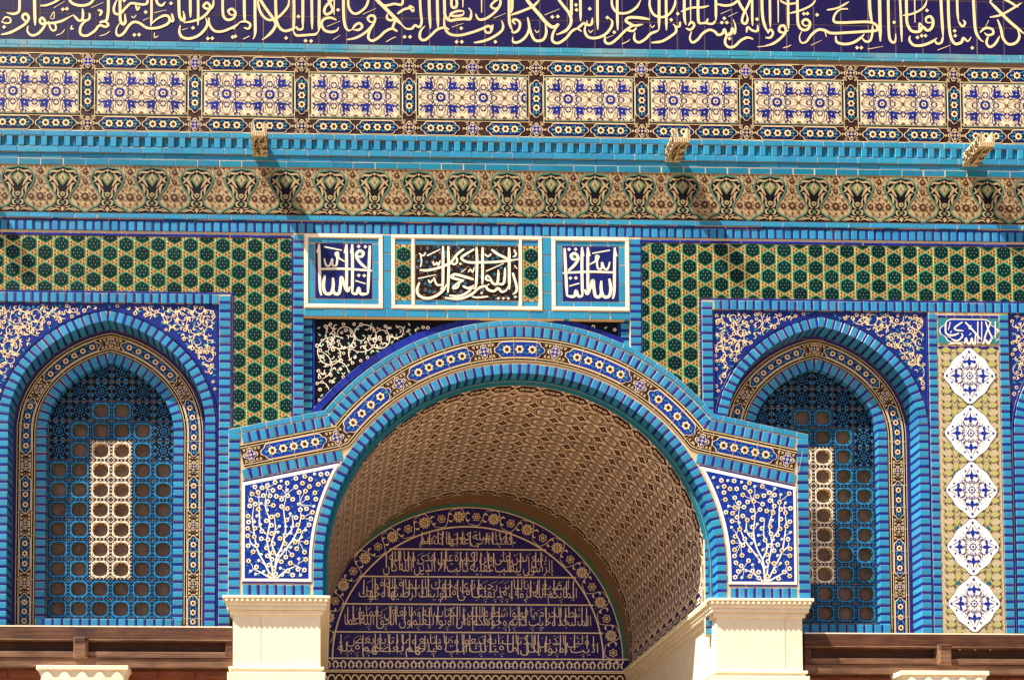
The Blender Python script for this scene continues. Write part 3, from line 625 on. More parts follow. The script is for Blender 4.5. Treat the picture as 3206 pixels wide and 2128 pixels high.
# ---------------- arabesque frieze
af = thing('arabesque_frieze', 'brown and beige frieze of interlocking lobed medallions under the dentil cornice', 'frieze', 1600, VY(682))
f0, f1 = VY(536.5), VY(682.5); H = f1-f0; w = 142.2
def arab_unit():
    b = MB(); k = H/147
    b.rect(-w/2, -1, w/2, H, 'beige', 0)
    rq = random.Random(2)
    for _ in range(190): b.ros(rq.uniform(0, w), rq.uniform(1, H-2), rq.uniform(1.6, 3.4), 4, 'brown', .15, .3, rq.random(), 8)
    half = [(0,3),(12,7),(28,9),(42,18),(51,34),(51,46),(44,64),(32,80),(23,94),(21,104),(25,117),(37,127),(50,132),(61,140),(70,145)]
    O = [(x, y*k) for x, y in half]+[(70, H-.5)]; P = O+[(-x, y) for x, y in O[::-1]]
    b.poly(P, 'black', .3)
    C = catmull(O[:-1], 3)
    for sg in (1, -1):
        b.stroke([(sg*x, y) for x, y in C], 5.6, 'teal', .6, (1,1), lin=True); b.stroke([(sg*x*.985, y+1.5) for x, y in C], 1.6, 'sage', 1.0, (1,1), lin=True)
        for (P2, wd, m) in (([(6,14),(16,20),(34,19),(42,28)],7,'beige'),([(44,33),(36,43),(45,53)],6.5,'beige'),([(20,26),(30,38),(24,50),(14,66)],8,'beige'),([(38,56),(29,60),(25,72),(25,86)],8,'beige'),([(20,68),(14,80),(18,90)],4,'beige'),([(18,26),(24,34),(16,46)],5,'sage'),
                            ([(9,84),(15,92),(8,102),(3,104)],5,'beige'),([(6,108),(15,112),(13,122),(5,124)],6,'beige'),([(8,142),(18,136),(30,138),(44,143)],5,'beige'),([(6,130),(16,130),(26,126)],3.5,'beige'),([(28,132),(40,136),(54,143)],4,'beige')):
            b.stroke([(sg*x, y*k) for x, y in P2], wd, m, 1.0, (.3,.25), 4, tl=.35)
    b.poly([(0,24*k),(12,27*k),(19,36*k),(12,50*k),(0,64*k),(-12,50*k),(-19,36*k),(-12,27*k)], 'sage', 1.0); b.poly([(0,22*k),(7,32*k),(14,40*k),(5,48*k),(0,58*k),(-5,48*k),(-14,40*k),(-7,32*k)], 'beige', 1.4); b.poly([(0,32*k),(4,41*k),(0,48*k),(-4,41*k)], 'sage', 1.8)
    b.poly([(0,10*k),(5,15*k),(0,20*k),(-5,15*k)], 'beige', 1.0); b.disc(0, 90*k, 8, 'beige', 1.0, 8); b.disc(0, 90*k, 4.5, 'sage', 1.4, 7); b.disc(0, 116*k, 6, 'sage', 1.0, 7); b.poly([(0,128*k),(7,136*k),(0,145*k),(-7,136*k)], 'beige', 1.0)
    X = w/2
    for (x, y, r) in ((0,18,9),(0,50,8),(0,97,12.5),(-29,98,9.5),(29,98,9.5)):
        b.ros(X+x, y*k, r*1.15, 8, 'brown', 1.0, .14, 0, 24); b.ros(X+x, y*k, r*.75, 6, 'umber', 1.3, .2, .3, 18); b.disc(X+x, y*k, r*.28, 'beige', 1.6, 6)
    for (x, y, r) in ((-24,76,5.5),(24,76,5.5),(-22,119,5.5),(22,119,5.5),(0,72,4),(0,120,4.5),(0,5,5),(-13,34,4.5),(13,34,4.5),(-14,4,4.5),(14,4,4.5),(-30,3,5),(30,3,5),(-14,108,3.5),(14,108,3.5),(-14,86,3.5),(14,86,3.5),(-9,132,3),(9,132,3),(0,130,3),(-17,50,3),(17,50,3),(-11,62,3),(11,62,3),(-40,96,3),(40,96,3)):
        b.ros(X+x, y*k, r, 5, 'brown' if r < 5 else 'umber', 1.0, .25, .3, 10)
    for sg in (-1, 1):
        b.stroke([(X, 64*k), (X+sg*12, 70*k), (X+sg*26, 84*k), (X+sg*34, 92*k)], 1.2, 'brown', .8); b.stroke([(X, 128*k), (X+sg*14, 124*k), (X+sg*28, 112*k)], 1.2, 'brown', .8)
        b.stroke([(X, 28*k), (X+sg*9, 22*k), (X+sg*20, 14*k)], 1.2, 'brown', .8); b.stroke([(X, 38*k), (X+sg*8, 42*k), (X+sg*15, 44*k)], 1.2, 'brown', .8)
    return b.mesh('arabesque_tile')
AM = arab_unit(); u0 = UX(570*K, 600); k0 = int((UL-u0)/w)-1
for k in range(k0, int((UR-u0)/w)+1): inst(AM, 'arabesque_tile', af, u0+k*w, f0, 0.6+jit(.15))
b = MB(); b.rect(UL-60, f0-2, UR+60, f1, 'mortar_dark', -1); put(b, 'mortar_bed', af)

# ---------------- turquoise string course + blue and turquoise brick course
bc = thing('brick_course', 'long course of turquoise bricks with cobalt spacers under the brown frieze', 'brick course', 1600, VY(742))
g0 = [VY(y) for y in (682.5, 699, 705.5, 735.5, 743)]
b = MB(); b.box(UL, g0[0], UR, g0[1]-.6, -1.6, -7, 'mortar', 0); b.rect(UL, g0[1]-1, UR, g0[4]+12, 'mortar', -6.2); put(b, 'mortar_bed', bc, d=0)
run(bc, line(UL, (g0[0]+g0[1])/2, UR, (g0[0]+g0[1])/2), g0[1]-g0[0], 71, 0.0, 0, 1.6, 7)
run(bc, line(UL-13, (g0[1]+g0[2])/2, UR-13, (g0[1]+g0[2])/2), g0[2]-g0[1], 68, 3.6, 0, 1.2, 3, 'cobalt', name='spacer_tile')
run(bc, line(UL, (g0[2]+g0[3])/2, UR, (g0[2]+g0[3])/2), g0[3]-g0[2], 27.0, 3.2, 6.2, 1.2, 6)
# ---------------- green hexagon panels
HA, HX = 28.75, 1.03
def hexpts(r, cx=0, cy=0): return [(cx+HX*r*math.sin(PI/3*i), cy-r*math.cos(PI/3*i)) for i in range(6)]
def hex_layers(cx, cy):
    L = [(hexpts(HA-2.0, cx, cy), 'hex_edge', 0.0), (hexpts(HA-3.6, cx, cy), 'hex_green', .3), (hexpts(HA-5.0, cx, cy), 'hex_edge', .5), (hexpts(HA-6.2, cx, cy), 'hex_green', .8), (hexpts(HA-7.2, cx, cy), 'hex_core', 1.1)]
    for i in range(6):
        a = PI/3*i+PI/6; x, y = cx+12.2*math.sin(a), cy-12.2*math.cos(a); L.append(([(x+2.7*math.cos(q), y+2.7*math.sin(q)) for q in (0,1.26,2.5,3.8,5.0)], 'hex_dot', 1.4))
        a = PI/3*i; x, y = cx+14.5*math.sin(a), cy-14.5*math.cos(a); L.append(([(x+1.6*math.cos(q), y+1.6*math.sin(q)) for q in (0,1.57,3.14,4.7)], 'hex_green', 1.4))
        x, y = cx+6*math.sin(a), cy-6*math.cos(a); L.append(([(x+1.5*math.cos(q), y+1.5*math.sin(q)) for q in (0,1.57,3.14,4.7)], 'hex_green', 1.4))
    L.append(([(cx+2.4*math.cos(q), cy+2.4*math.sin(q)) for q in (0,1.26,2.5,3.8,5.0)], 'hex_dot', 1.4))
    return L
def tri_layers(cx, cy, sg):
    """triangle pointing left (sg=-1) or right (sg=1); centroid at cx, cy"""
    r = HA*.577-2.4; P = [(cx+sg*HX*r*math.cos(2*PI/3*i), cy+r*math.sin(2*PI/3*i)) for i in range(3)]
    L = [(P, 'ochre', 0.0)]
    for i in range(3):
        x, y = cx+sg*6.4*math.cos(2*PI/3*i), cy+6.4*math.sin(2*PI/3*i); L.append(([(x+3.4*math.cos(q), y+3.4*math.sin(q)) for q in (.3,1.3,2.5,3.8,5.0)], 'brown', .4))
    L.append(([(cx+1.6*math.cos(q), cy+1.6*math.sin(q)) for q in (0,1.57,3.14,4.7)], 'brown', .4))
    return L
def layers_mesh(L, name):
    b = MB()
    for i, (P, m, h) in enumerate(L):
        if i == 0: b.prism(P, m, h, -2.5)
        else: b.poly(P, m, h)
    return b.mesh(name)
HEXM = layers_mesh(hex_layers(0,0), 'hexagon_tile'); TRL = layers_mesh(tri_layers(0,0,-1), 'triangle_left'); TRR = layers_mesh(tri_layers(0,0,1), 'triangle_right')
def hex_area(parent, rects, au, av, d, bedm='straw', beds=True):
    """kagome of hexagons and triangles inside the rectangles; au, av = one hexagon centre"""
    cs = math.sqrt(3)*HA*HX
    rest = MB()
    for (x0, y0, x1, y1) in rects:
        if beds:
            b = MB(); b.rect(x0, y0, x1, y1, bedm, -1.2); put(b, 'tile_bed', parent, d=d)
        c0 = int(math.floor((x0-au)/cs))-1; c1 = int(math.ceil((x1-au)/cs))+1
        for c in range(c0, c1+1):
            u = au+c*cs; off = HA if c % 2 else 0
            r0 = int(math.floor((y0-av-off)/(2*HA)))-1; r1 = int(math.ceil((y1-av-off)/(2*HA)))+1
            for r in range(r0, r1+1):
                v = av+off+r*2*HA
                if u+HA < x0 or u-HA > x1 or v+HA < y0 or v-HA > y1: pass
                elif u-HX*25 >= x0 and u+HX*25 <= x1 and v-HA >= y0-1 and v+HA <= y1+1: inst(HEXM, 'hexagon_tile', parent, u, v, d+jit(.35), jit(.01))
                else:
                    b = MB()
                    for (P, m, h) in hex_layers(u, v):
                        q = clip(P, x0, y0, x1, y1)
                        if q: b.poly(q, m, h)
                    if b.f: put(b, 'hexagon_tile', parent, d=d)
                for sg in (-1, 1):      # the two triangles under this hexagon, either side of its lower point
                    tu, tv = u+sg*HX*HA*.577, v+HA
                    ex = HA*.577*HX; lo, hi = (tu-ex*.5, tu+ex) if sg < 0 else (tu-ex, tu+ex*.5)
                    if hi < x0 or lo > x1 or tv+15 < y0 or tv-15 > y1: continue
                    if lo >= x0-1 and hi <= x1+1 and tv-14.5 >= y0-1 and tv+14.5 <= y1+1: inst(TRR if sg < 0 else TRL, 'triangle_tile', parent, tu, tv, d+jit(.2))
                    else:
                        for (P, m, h) in tri_layers(tu, tv, -sg):
                            q = clip(P, x0, y0, x1, y1)
                            if q: rest.poly(q, m, h)
    if rest.f:
        o = put(rest, 'triangle_tile_edge', parent, d=d); o['kind'] = 'stuff'
DG = 4.0
vt, vb = VY(754), VY(923)
uc0, uc1, uc2, uc3 = UX(734,850), UX(912,850), UX(2011,850), UX(2191,850)
hl = thing('hexagon_tile_panel', 'green hexagon mosaic over the left window and down beside the porch', 'tile panel', 400, vb, DG)
au, av = R(90, 759); hex_area(hl, [(UL, vt, uc1, vb), (uc0, vb, uc1, VY(1345))], au, av, DG)
hr = thing('hexagon_tile_panel', 'green hexagon mosaic over the right window and down beside the porch', 'tile panel', 2600, vb, DG)
au, av = R(2060, 776); hex_area(hr, [(uc2, vt, UR, vb), (uc2, vb, uc3, VY(1285))], au, av, DG)
for hp, a, c in ((hl, UL, uc1), (hr, uc2-8, UR)):
    v = (VY(743)+VY(752))/2; run(hp, line(a, v, c, v), VY(752)-VY(743), 66, DG-1.0, 0, 1.6, 5, 'cobalt', name='spacer_tile')
v = VY(927); run(hl, line(UL, v, uc0-4, v), 7.5, 66, DG-1.0, 0, 1.6, 5, 'cobalt', name='spacer_tile'); run(hr, line(uc3+4, v, UR, v), 7.5, 66, DG-1.0, 0, 1.6, 5, 'cobalt', name='spacer_tile')
for hp, u, va, vz in ((hl, uc0-4, VY(923), VY(1345)), (hl, uc1+3.5, vt-8, VY(1345)), (hr, uc2-3.5, vt-8, VY(1130)), (hr, uc3+3.5, VY(923), VY(1300))):
    run(hp, line(u, va, u, vz), 7.0, 66, DG-1.0, 0, 1.6, 5, 'cobalt', name='spacer_tile')
    bed(hp, line(u, va, u, vz), 9, DG)
bed(hl, line(UL, VY(927), uc0, VY(927)), 10, DG); bed(hr, line(uc3, VY(927), UR, VY(927)), 10, DG)

# ---------------- brick borders over and beside the windows
V0, V1 = VY(931), VY(961)
bl = thing('brick_border', 'turquoise and cobalt brick border framing the left window recess', 'brick border', 400, V1)
br = thing('brick_border', 'turquoise and cobalt brick border framing the right window recess', 'brick border', 2600, V1)
ub0, ub1 = UX(687,1000), UX(722,1000); ub2, ub3 = UX(2198,1000), UX(2231,1000)
VB = VY(1985)
for t_, a, c in ((bl, UL, ub0-1), (br, ub3+1, UR)):
    b = MB(); b.box(a, V0, c, V1-.6, -1.8, -16, 'mortar', 0); put(b, 'mortar_bed', t_)
    run(t_, line(a, (V0+V1)/2, c, (V0+V1)/2), V1-V0, 27.2, 0.0, 7.0, 1.3, 15)
for t_, a, c in ((bl, ub0, ub1), (br, ub2, ub3)):
    b = MB(); b.box(a, V0, c, VB, -1.8, -16, 'mortar', 0); put(b, 'mortar_bed', t_)
    run(t_, line((a+c)/2, V0, (a+c)/2, VB), c-a, 27.2, 0.0, 7.0, 1.3, 15)

# ---------------- arched windows
THW = math.radians(50)
def scallop(n=60, r=25.0, k=10, dep=.12, ph=0.0): return [(r*(1-dep+dep*abs(math.cos(k*a/2)))*math.cos(a+ph), r*(1-dep+dep*abs(math.cos(k*a/2)))*math.sin(a+ph)) for a in [2*PI*i/n for i in range(n)]]
TW, TH = 67.2, 64.6
def grille_tile(base, ink, edge):
    """base = the links' glaze, ink = the dark ground between them"""
    b = MB(); I = scallop(60); w, h = TW/2-.6, TH/2-.6
    O = []
    for (x, y) in I:
        q = max(abs(x)/w, abs(y)/h); O.append((x/q, y/q))
    N = len(I)
    for i in range(N):
        b.add([O[i-1]+(0,), O[i]+(0,), I[i]+(0.,), I[i-1]+(0.,)], ink)
        b.add([I[i-1]+(0.,), I[i]+(0.,), I[i]+(-14,), I[i-1]+(-14,)], edge)
    for k in range(4):                          # a bone-shaped link along each side, its waist against the opening
        a = k*PI/2; c, s2 = round(math.cos(a)), round(math.sin(a)); T = lambda x, y: (x*c-y*s2, x*s2+y*c)
        L, Dn = (w, h) if k % 2 == 0 else (h, w)
        for sg in (-1, 1):
            q = catmull([(sg*1.0, -Dn+5.0), (sg*8, -Dn+4.6), (sg*16, -Dn+4.2), (sg*22, -Dn+7.0), (sg*22.5, -Dn+11.5), (sg*18, -Dn+13.2), (sg*13, -Dn+10.6), (sg*7, -Dn+8.6), (sg*1.0, -Dn+8.2)], 2, True)
            b.poly([T(*p) for p in q], base, .4); b.disc(*T(sg*18, -Dn+8.6), 1.9, ink, .8, 6)
        for m in range(-2, 3): b.disc(*T(m*L*.36, -Dn+1.4), 2.3, base, .4, 6); b.disc(*T(m*L*.36, -Dn+1.2), 1.0, ink, .8, 5)
        b.disc(*T(L-5.5, -Dn+5.5), 2.4, base, .4, 6)
    return b.mesh('pierced_tile')
def solid_tile():
    b = MB(); w, h = TW/2-.7, TH/2-.7; b.box(-w, -h, w, h, 0, -3, 'black', .4)
    for sg in (-1, 1):
        for s2 in (-1, 1):
            b.disc(sg*12, s2*(h-4), 6.5, 'link_blue', .3, 8, 3.6); b.disc(sg*(w-4), s2*12, 3.6, 'link_blue', .3, 8, 6.5); b.disc(sg*12, s2*(h-2), 3, 'black', .6, 6, 2); b.disc(sg*(w-2), s2*12, 2, 'black', .6, 6, 3)
            b.disc(sg*(w-4), s2*(h-4), 2.2, 'link_blue', .3, 6)
    for rr, n, q in ((9, 8, 2.3), (18.5, 12, 2.6), (25, 8, 2.2)):
        for i in range(n): b.disc(rr*math.cos(2*PI*(i+.5)/n), rr*math.sin(2*PI*(i+.5)/n), q, 'link_blue', .3, 6)
    b.disc(0, 0, 3.4, 'link_blue', .3, 7); b.disc(0, 0, 1.6, 'black', .6, 5)
    return b.mesh('solid_tile')
GB, GWH, GS = grille_tile('link_blue', 'black', 'teal'), grille_tile('white_glaze', 'brown', 'cream'), solid_tile()
b = MB(); b.rect(-26, -26, 26, 26, 'pane_grey', 0); PANE = b.mesh('pane')
def cart_band(parent, path, W, d, marks, t0, t1, bm='brown', nper=33.0, ground='royal', edges=True, qg='royal', gscale=1.0):
    """band of cartouches along a path; marks = distances of the quatrefoils"""
    b = MB(); bedpoly(b, path, W, bm, 0.0, 10, t0, t1)
    if edges:
        for sg in (-1, 1):
            bedpoly(b, path, 4.2, 'black', .5, 10, t0, t1, sg*(W/2-5.5)); bedpoly(b, path, 2.0, 'cream', .9, 10, t0, t1, sg*(W/2-9)); bedpoly(b, path, 1.6, 'cream', .9, 10, t0, t1, sg*(W/2-1.2))
    for v in range(len(b.v)): b.v[v] = (b.v[v][0], b.v[v][1], round(b.v[v][2]*2)/2)
    bb = MB(path.map)
    H = W-24
    for m in marks:
        scrollground(bb, max(m-36, t0+4), min(m+36, t1-4), H, .9)
    for q in range(int((t1-t0)/72)+1): bb.stroke([(t0+20+q*72, -W/2+1), (t0+20+q*72, W/2-1)], 1.3, 'mortar', 2.4, (1,1), lin=True)
    put(b, 'border_ground', parent, d=d); put(bb, 'scroll_pattern', parent, d=d)['kind'] = 'stuff'
    for m in marks:
        if t0+14 < m < t1-14:
            q = MB(path.map); quatrefoil(q, m, H*.98, 1.0, qg); put(q, 'quatrefoil', parent, d=d)
    ms = [t0-30]+sorted(marks)+[t1+30]
    for i in range(len(ms)-1):
        a, c = ms[i]+32, ms[i+1]-32
        if c-a < 50: continue
        a2, c2 = max(a, t0+1), min(c, t1-1)
        if c2-a2 < 40: continue
        q = MB(path.map); cartouche(q, (a2+c2)/2, c2-a2, H*1.04, max(1, round((c2-a2-20)/nper)), 1.0, False, ground); put(q, 'cartouche', parent, d=d)
D1_, D2_ = 55.0, 76.0
def window(cx, cy, R0, vbot, uL, uR, vtop, label, seed, full=True, cols=range(6), sill=True, limit=None):
    w = thing('arched_window', label, 'window', cx, vbot, 0, 'arched windows with pierced tile grilles')
    dsp = 5.0
    # spandrel: dark blue ground with white scrolls, cut to the arch
    ro = R0+41
    O = arch(cx, cy, ro, None, THW, 36)
    P = [(uL, vtop), (uR, vtop), (uR, cy)]+[p for p in O[::-1]]+[(uL, cy)]
    P = [(min(max(x, uL), uR), y) for x, y in P]
    b = MB(); b.poly(P, 'spandrel_blue', 0)
    sp = put(b, 'spandrel', w, d=dsp)
    def ins(x, y):
        if not (uL+7 < x < uR-7 and vtop+6 < y < cy-6): return False
        dx = abs(x-cx); dy = cy-y
        if math.atan2(dx, dy) < THW: r = math.hypot(dx+EC*math.sin(THW), dy+EC*math.cos(THW))-EC
        else: r = math.hypot(dx, dy)
        return r > ro+6
    b = MB(); arabesque(b, ins, uL, vtop, uR, cy, seed, .4, 2.2, 22); 
    if b.f: put(b, 'scroll_pattern', sp, d=dsp)['kind'] = 'stuff'
    # brick ring in front, its soffit as deep as the reveal
    ring = part('outer_arch', w, cx, cy)
    mid = Path(arch(cx, cy, R0+17, vbot, THW, 60))
    on = (lambda x, y: limit[0] < x < limit[1]) if limit else None
    b = MB(); bedpoly(b, mid, 31, 'mortar', -1.8, 12)
    for i, v in enumerate(b.v): b.v[i] = (v[0], v[1], -1.8)
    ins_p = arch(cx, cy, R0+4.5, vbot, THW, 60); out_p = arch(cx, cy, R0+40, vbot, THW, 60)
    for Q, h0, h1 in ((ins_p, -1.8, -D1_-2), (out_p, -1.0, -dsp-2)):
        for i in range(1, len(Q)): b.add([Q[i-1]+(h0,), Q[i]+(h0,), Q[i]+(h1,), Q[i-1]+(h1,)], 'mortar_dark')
    put(b, 'mortar_bed', ring)
    run(ring, mid, 33, 27.2, 0.0, 7.4, 1.3, D1_, only=on)
    ol = Path(arch(cx, cy, R0+37.5, vbot, THW, 60)); run(ring, ol, 6.5, 60, 1.5, 0, 1.5, 6, 'cobalt', name='spacer_tile', only=on)
    if not full: return w
    # cartouche band on the recessed plane
    ro2, ri2 = R0-3, R0-70
    bp = Path(arch(cx, cy, (ro2-10+ri2)/2, vbot, THW, 80)); half = bp.L/2
    # blue line, then the band
    ol = Path(arch(cx, cy, R0-6, vbot, THW, 60)); run(w, ol, 8, 66, D1_-1, 0, 1.5, 4, 'cobalt', name='spacer_tile')
    bn = part('cartouche_band', w, cx, cy, D1_)
    marks = [half]+[half+s*q for q in (285, 540, 731, 922) for s in (-1, 1)]
    cart_band(bn, bp, 59, D1_, [m for m in marks if -20 < m < bp.L+20], 2, bp.L-2, ground='royal')
    b = MB(); bedpoly(b, Path(arch(cx, cy, R0-40, vbot, THW, 60)), 100, 'mortar_dark', -2, 12)
    for i, v in enumerate(b.v): b.v[i] = (v[0], v[1], -2.5)
    put(b, 'mortar_bed', w, d=D1_)
    # inner brick ring
    rg = part('inner_arch', w, cx, cy, D1_)
    rin = R0-107
    mid = Path(arch(cx, cy, rin+17, vbot-26, THW, 60)); b = MB(); bedpoly(b, mid, 31, 'mortar', -1.6, 12)
    for i, v in enumerate(b.v): b.v[i] = (v[0], v[1], -1.6)
    Q = arch(cx, cy, rin+4.5, vbot-20, THW, 60)
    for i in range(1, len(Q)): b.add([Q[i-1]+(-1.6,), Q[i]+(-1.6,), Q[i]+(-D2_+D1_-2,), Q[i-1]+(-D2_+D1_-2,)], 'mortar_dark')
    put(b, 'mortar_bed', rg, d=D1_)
    run(rg, mid, 33, 27.5, D1_-.5, 7.4, 1.3, D2_-D1_)
    # sill course
    if sill:
        dS = D1_-8; s0, s1 = R(cx, sill[0], dS)[1], R(cx, sill[1], dS)[1]+8; sy = (s0+s1-8)/2
        b = MB(); b.box(cx-rin-30, s0, cx+rin+30, s1, -2.0, -26, 'mortar', 0); put(b, 'mortar_bed', rg, d=dS)
        run(rg, line(cx-rin-32, sy, cx+rin+32, sy), s1-s0-7, 28.5, dS, 6.2, 1.2, 26)
    # pierced grille
    gr = part('grille', w, cx, vbot, D2_)
    b = MB(); b.rect(cx-4*TW, cy-R0, cx+4*TW, vbot+20, 'grout', -1.3)
    return w, gr, rin
def grille(w, gr, cx, cy, rin, vrow, nrows_up, nrows_dn, white_cols=(2,3)):
    """rows counted from the top of the white block at vrow"""
    b = MB()
    for c in range(7): b.rect(cx+(c-3)*TW-.9, vrow-5*TW, cx+(c-3)*TW+.9, vrow+nrows_dn*TH, 'grout', -1.2)
    for r in range(-4, nrows_dn+1): b.rect(cx-3*TW, vrow+r*TH-.9, cx+3*TW, vrow+r*TH+.9, 'grout', -1.0)
    put(b, 'mortar_bed', gr, d=D2_)
    for r in range(-5, nrows_dn):
        for c in range(6):
            u, v = cx+(c-2.5)*TW, vrow+(r+.5)*TH
            dx = max(abs(u-cx)-TW/2, 0); dy = max(cy-v-TH/2, 0)
            if math.hypot(dx, dy) > rin*1.1: continue
            hole = (r >= 1) or (r in (-1, 0) and 1 <= c <= 4) or (r == -2 and 2 <= c <= 3)
            if not hole: inst(GS, 'tile', gr, u, v, D2_+jit(.3), jit(.003)); continue
            wh = c in white_cols and 0 <= r < 7
            o = inst(GWH if wh else GB, 'pierced_tile', gr, u, v, D2_+jit(.3), jit(.003)); 
            q = link('pane', PANE, gr, W3(u, v, D2_+11+jit(1.5))); 
cw = R(335, 1330); vbl = R(335, 1962)[1]
w1, gr1, rin = window(cw[0], cw[1], 310, vbl, UL, ub0-7, V1+1, 'large arched window with white-centred tile grille on the left of the porch', 3, sill=(1936, 1961))
grille(w1, gr1, cw[0], cw[1], rin, R(345, 1378.5, D2_)[1], 4, 9)
uw = (UX(2278,1350)+UX(2874,1350))/2; cw2 = (uw, R(2575, 1346)[1]); vbr = R(2700, 1984)[1]; upl = UX(2914, 1400)
w2, gr2, rin = window(cw2[0], cw2[1], 310, vbr, ub3+2, upl-7, V1+1, 'arched window on the right, its left side hidden by the porch', 11, sill=(1953, 1984))
grille(w2, gr2, cw2[0], cw2[1], rin, R(2560, 1399, D2_)[1], 4, 9)
upr = UX(3166, 1400)
w3 = window(2*((upl+upr)/2)-uw+6, cw2[1], 310, vbr, upr+6, UR+40, V1+1, 'left edge of another arched window at the right border of the picture', 19, full=False, limit=(-1e9, UR))
for ww, a, c in ((w1, UL, ub0), (w2, ub3, upl)):      # blue lines around the spandrels
    run(ww, line(a, V1+3.5, c, V1+3.5), 6, 66, 3.5, 0, 1.5, 4, 'cobalt', name='spacer_tile')
    u = c-3.2; run(ww, line(u, V1+8, u, VB-20), 6, 66, 2.0, 0, 1.5, 6, 'cobalt', name='spacer_tile')
run(w2, line(ub3+4, V1+8, ub3+4, VB-20), 6, 66, 2.0, 0, 1.5, 6, 'cobalt', name='spacer_tile')

# ---------------- pilaster between the right windows
pil = thing('tiled_pilaster', 'narrow tile pilaster with white diamonds and an oval inscription beside the right window', 'pilaster', (upl+upr)/2, vbr)
pa, pb = UX(2944,1400), UX(3134,1400)
b = MB(); b.rect(upl, V1, upr, VB, 'mortar', -1.8); put(b, 'mortar_bed', pil)
for (a, c) in ((upl+1, pa-3), (pb+4, upr)):
    run(pil, line((a+c)/2, V1+2, (a+c)/2, vbr), c-a, 27.2, 0, 7.0, 1.3, 14)
pv = [VY(y, 0)-6 for y in (976, 988, 1068, 1082, 1975)]
pv = [R(3040, y)[1] for y in (985, 996, 1076, 1095, 1984)]
for v in ((pv[0]+pv[1])/2, (pv[2]+pv[3])/2+2): run(pil, line(pa-1, v, pb+1, v), 10, 30, 0.5, 0, 1.6, 4, 'cobalt', name='spacer_tile')
b = MB(); b.rect(pa, pv[1]+1, pb, pv[2]-1, 'leaf_teal', .2)
O = cart_outline(pb-pa-6, pv[2]-pv[1]-6); pcx, pcy = (pa+pb)/2, (pv[1]+pv[2])/2
b.poly([(pcx+x, pcy+y) for x, y in O], 'white_glaze', .6); b.poly([(pcx+x*.965, pcy+y*.92) for x, y in O], 'royal_bright', 1.0)
ct = put(b, 'cartouche', pil, 'pointed oval tile with white lettering on blue')
b = MB()
for w_, P in [(16,[(1640,1395),(1640,1490),(1700,1510),(1760,1490)]),(14,[(1680,1390),(1662,1460)]),(16,[(1815,1390),(1890,1470),(1955,1545)]),(14,[(1790,1390),(1720,1440),(1735,1462),(1800,1470)]),(16,[(1930,1385),(1930,1585)]),(14,[(1965,1385),(1965,1560)]),(14,[(2000,1385),(2030,1470),(2065,1545)]),(14,[(2050,1390),(2010,1480),(1985,1560)]),(16,[(2088,1385),(2088,1540)]),
    (16,[(1810,1585),(1822,1535),(1840,1585),(1862,1580),(1875,1535),(1885,1585),(1905,1580),(1908,1500)]),(15,[(1975,1590),(2000,1550),(2025,1588),(2055,1545)]),(14,[(1690,1545),(1745,1560),(1790,1520),(1780,1490)]),(14,[(1665,1590),(1735,1580),(1790,1595)]),(12,[(1690,1470),(1680,1490)]),(12,[(1870,1420),(1850,1445),(1870,1455)]),(12,[(2100,1450),(2120,1470),(2100,1480)]),(12,[(1655,1520),(1690,1535)]),(12,[(2095,1560),(2120,1540)]),(12,[(1870,1490),(1850,1510)])]:
    b.stroke([R(2396+x*K, 530+y*K) for x, y in P], w_*K, 'white_glaze', 1.5, (.7,.5), 4)
put(b, 'lettering', ct)['kind'] = 'stuff'
b = MB(); b.rect(pa, pv[3], pb, pv[4]+30, 'tan', 0)
sp = 44.6; nx = 4; cell = (pb-pa)/4
for r in range(int((pv[4]-pv[3])/sp)+2):
    for c in range(5):
        u, v = pa+c*cell, pv[3]+r*sp+2
        for (x, y, hz) in ((u+cell/2, v, 1), (u, v+sp/2, 0)):
            if not (pa+8 < x < pb-8): continue
            L, N = (15, 9) if hz else (10, 15)
            if not hz: L, N = 9, 15
            q = catmull([(x-L, y), (x-L*.35, y-N*.8), (x, y-N), (x+L*.35, y-N*.8), (x+L, y), (x+L*.35, y+N*.8), (x, y+N), (x-L*.35, y+N*.8)], 2, True)
            b.poly([(x+(a-x)*1.25, y+(d_-y)*1.25) for a, d_ in q], 'umber', .4); b.poly([(x+(a-x)*1.12, y+(d_-y)*1.12) for a, d_ in q], 'tan', .6); b.poly(q, 'olive', .9)
        if pa+4 < u < pb-4 and (r+c) % 2 == 0: b.disc(u, v, 8, 'brown', .4, 8); b.disc(u, v, 6, 'leaf_teal', .8, 8); b.disc(u, v, 2.6, 'royal', 1.2, 6)
        for dx in (-.25, .25):
            for dy in (-.25, .25):
                if pa+3 < u+dx*cell < pb-3: b.ros(u+dx*cell, v+dy*sp, 4.6, 4, 'brown', .5, .25, .7, 8)
                b.stroke([(u+dx*cell-8*(dx>0)+8*(dx<0), v+dy*sp-8), (u+dx*cell, v+dy*sp), (u+dx*cell+7, v+dy*sp+7)], 1.3, 'brown', .4, n=2) if pa+8 < u+dx*cell < pb-8 else None
put(b, 'patterned_ground', pil)
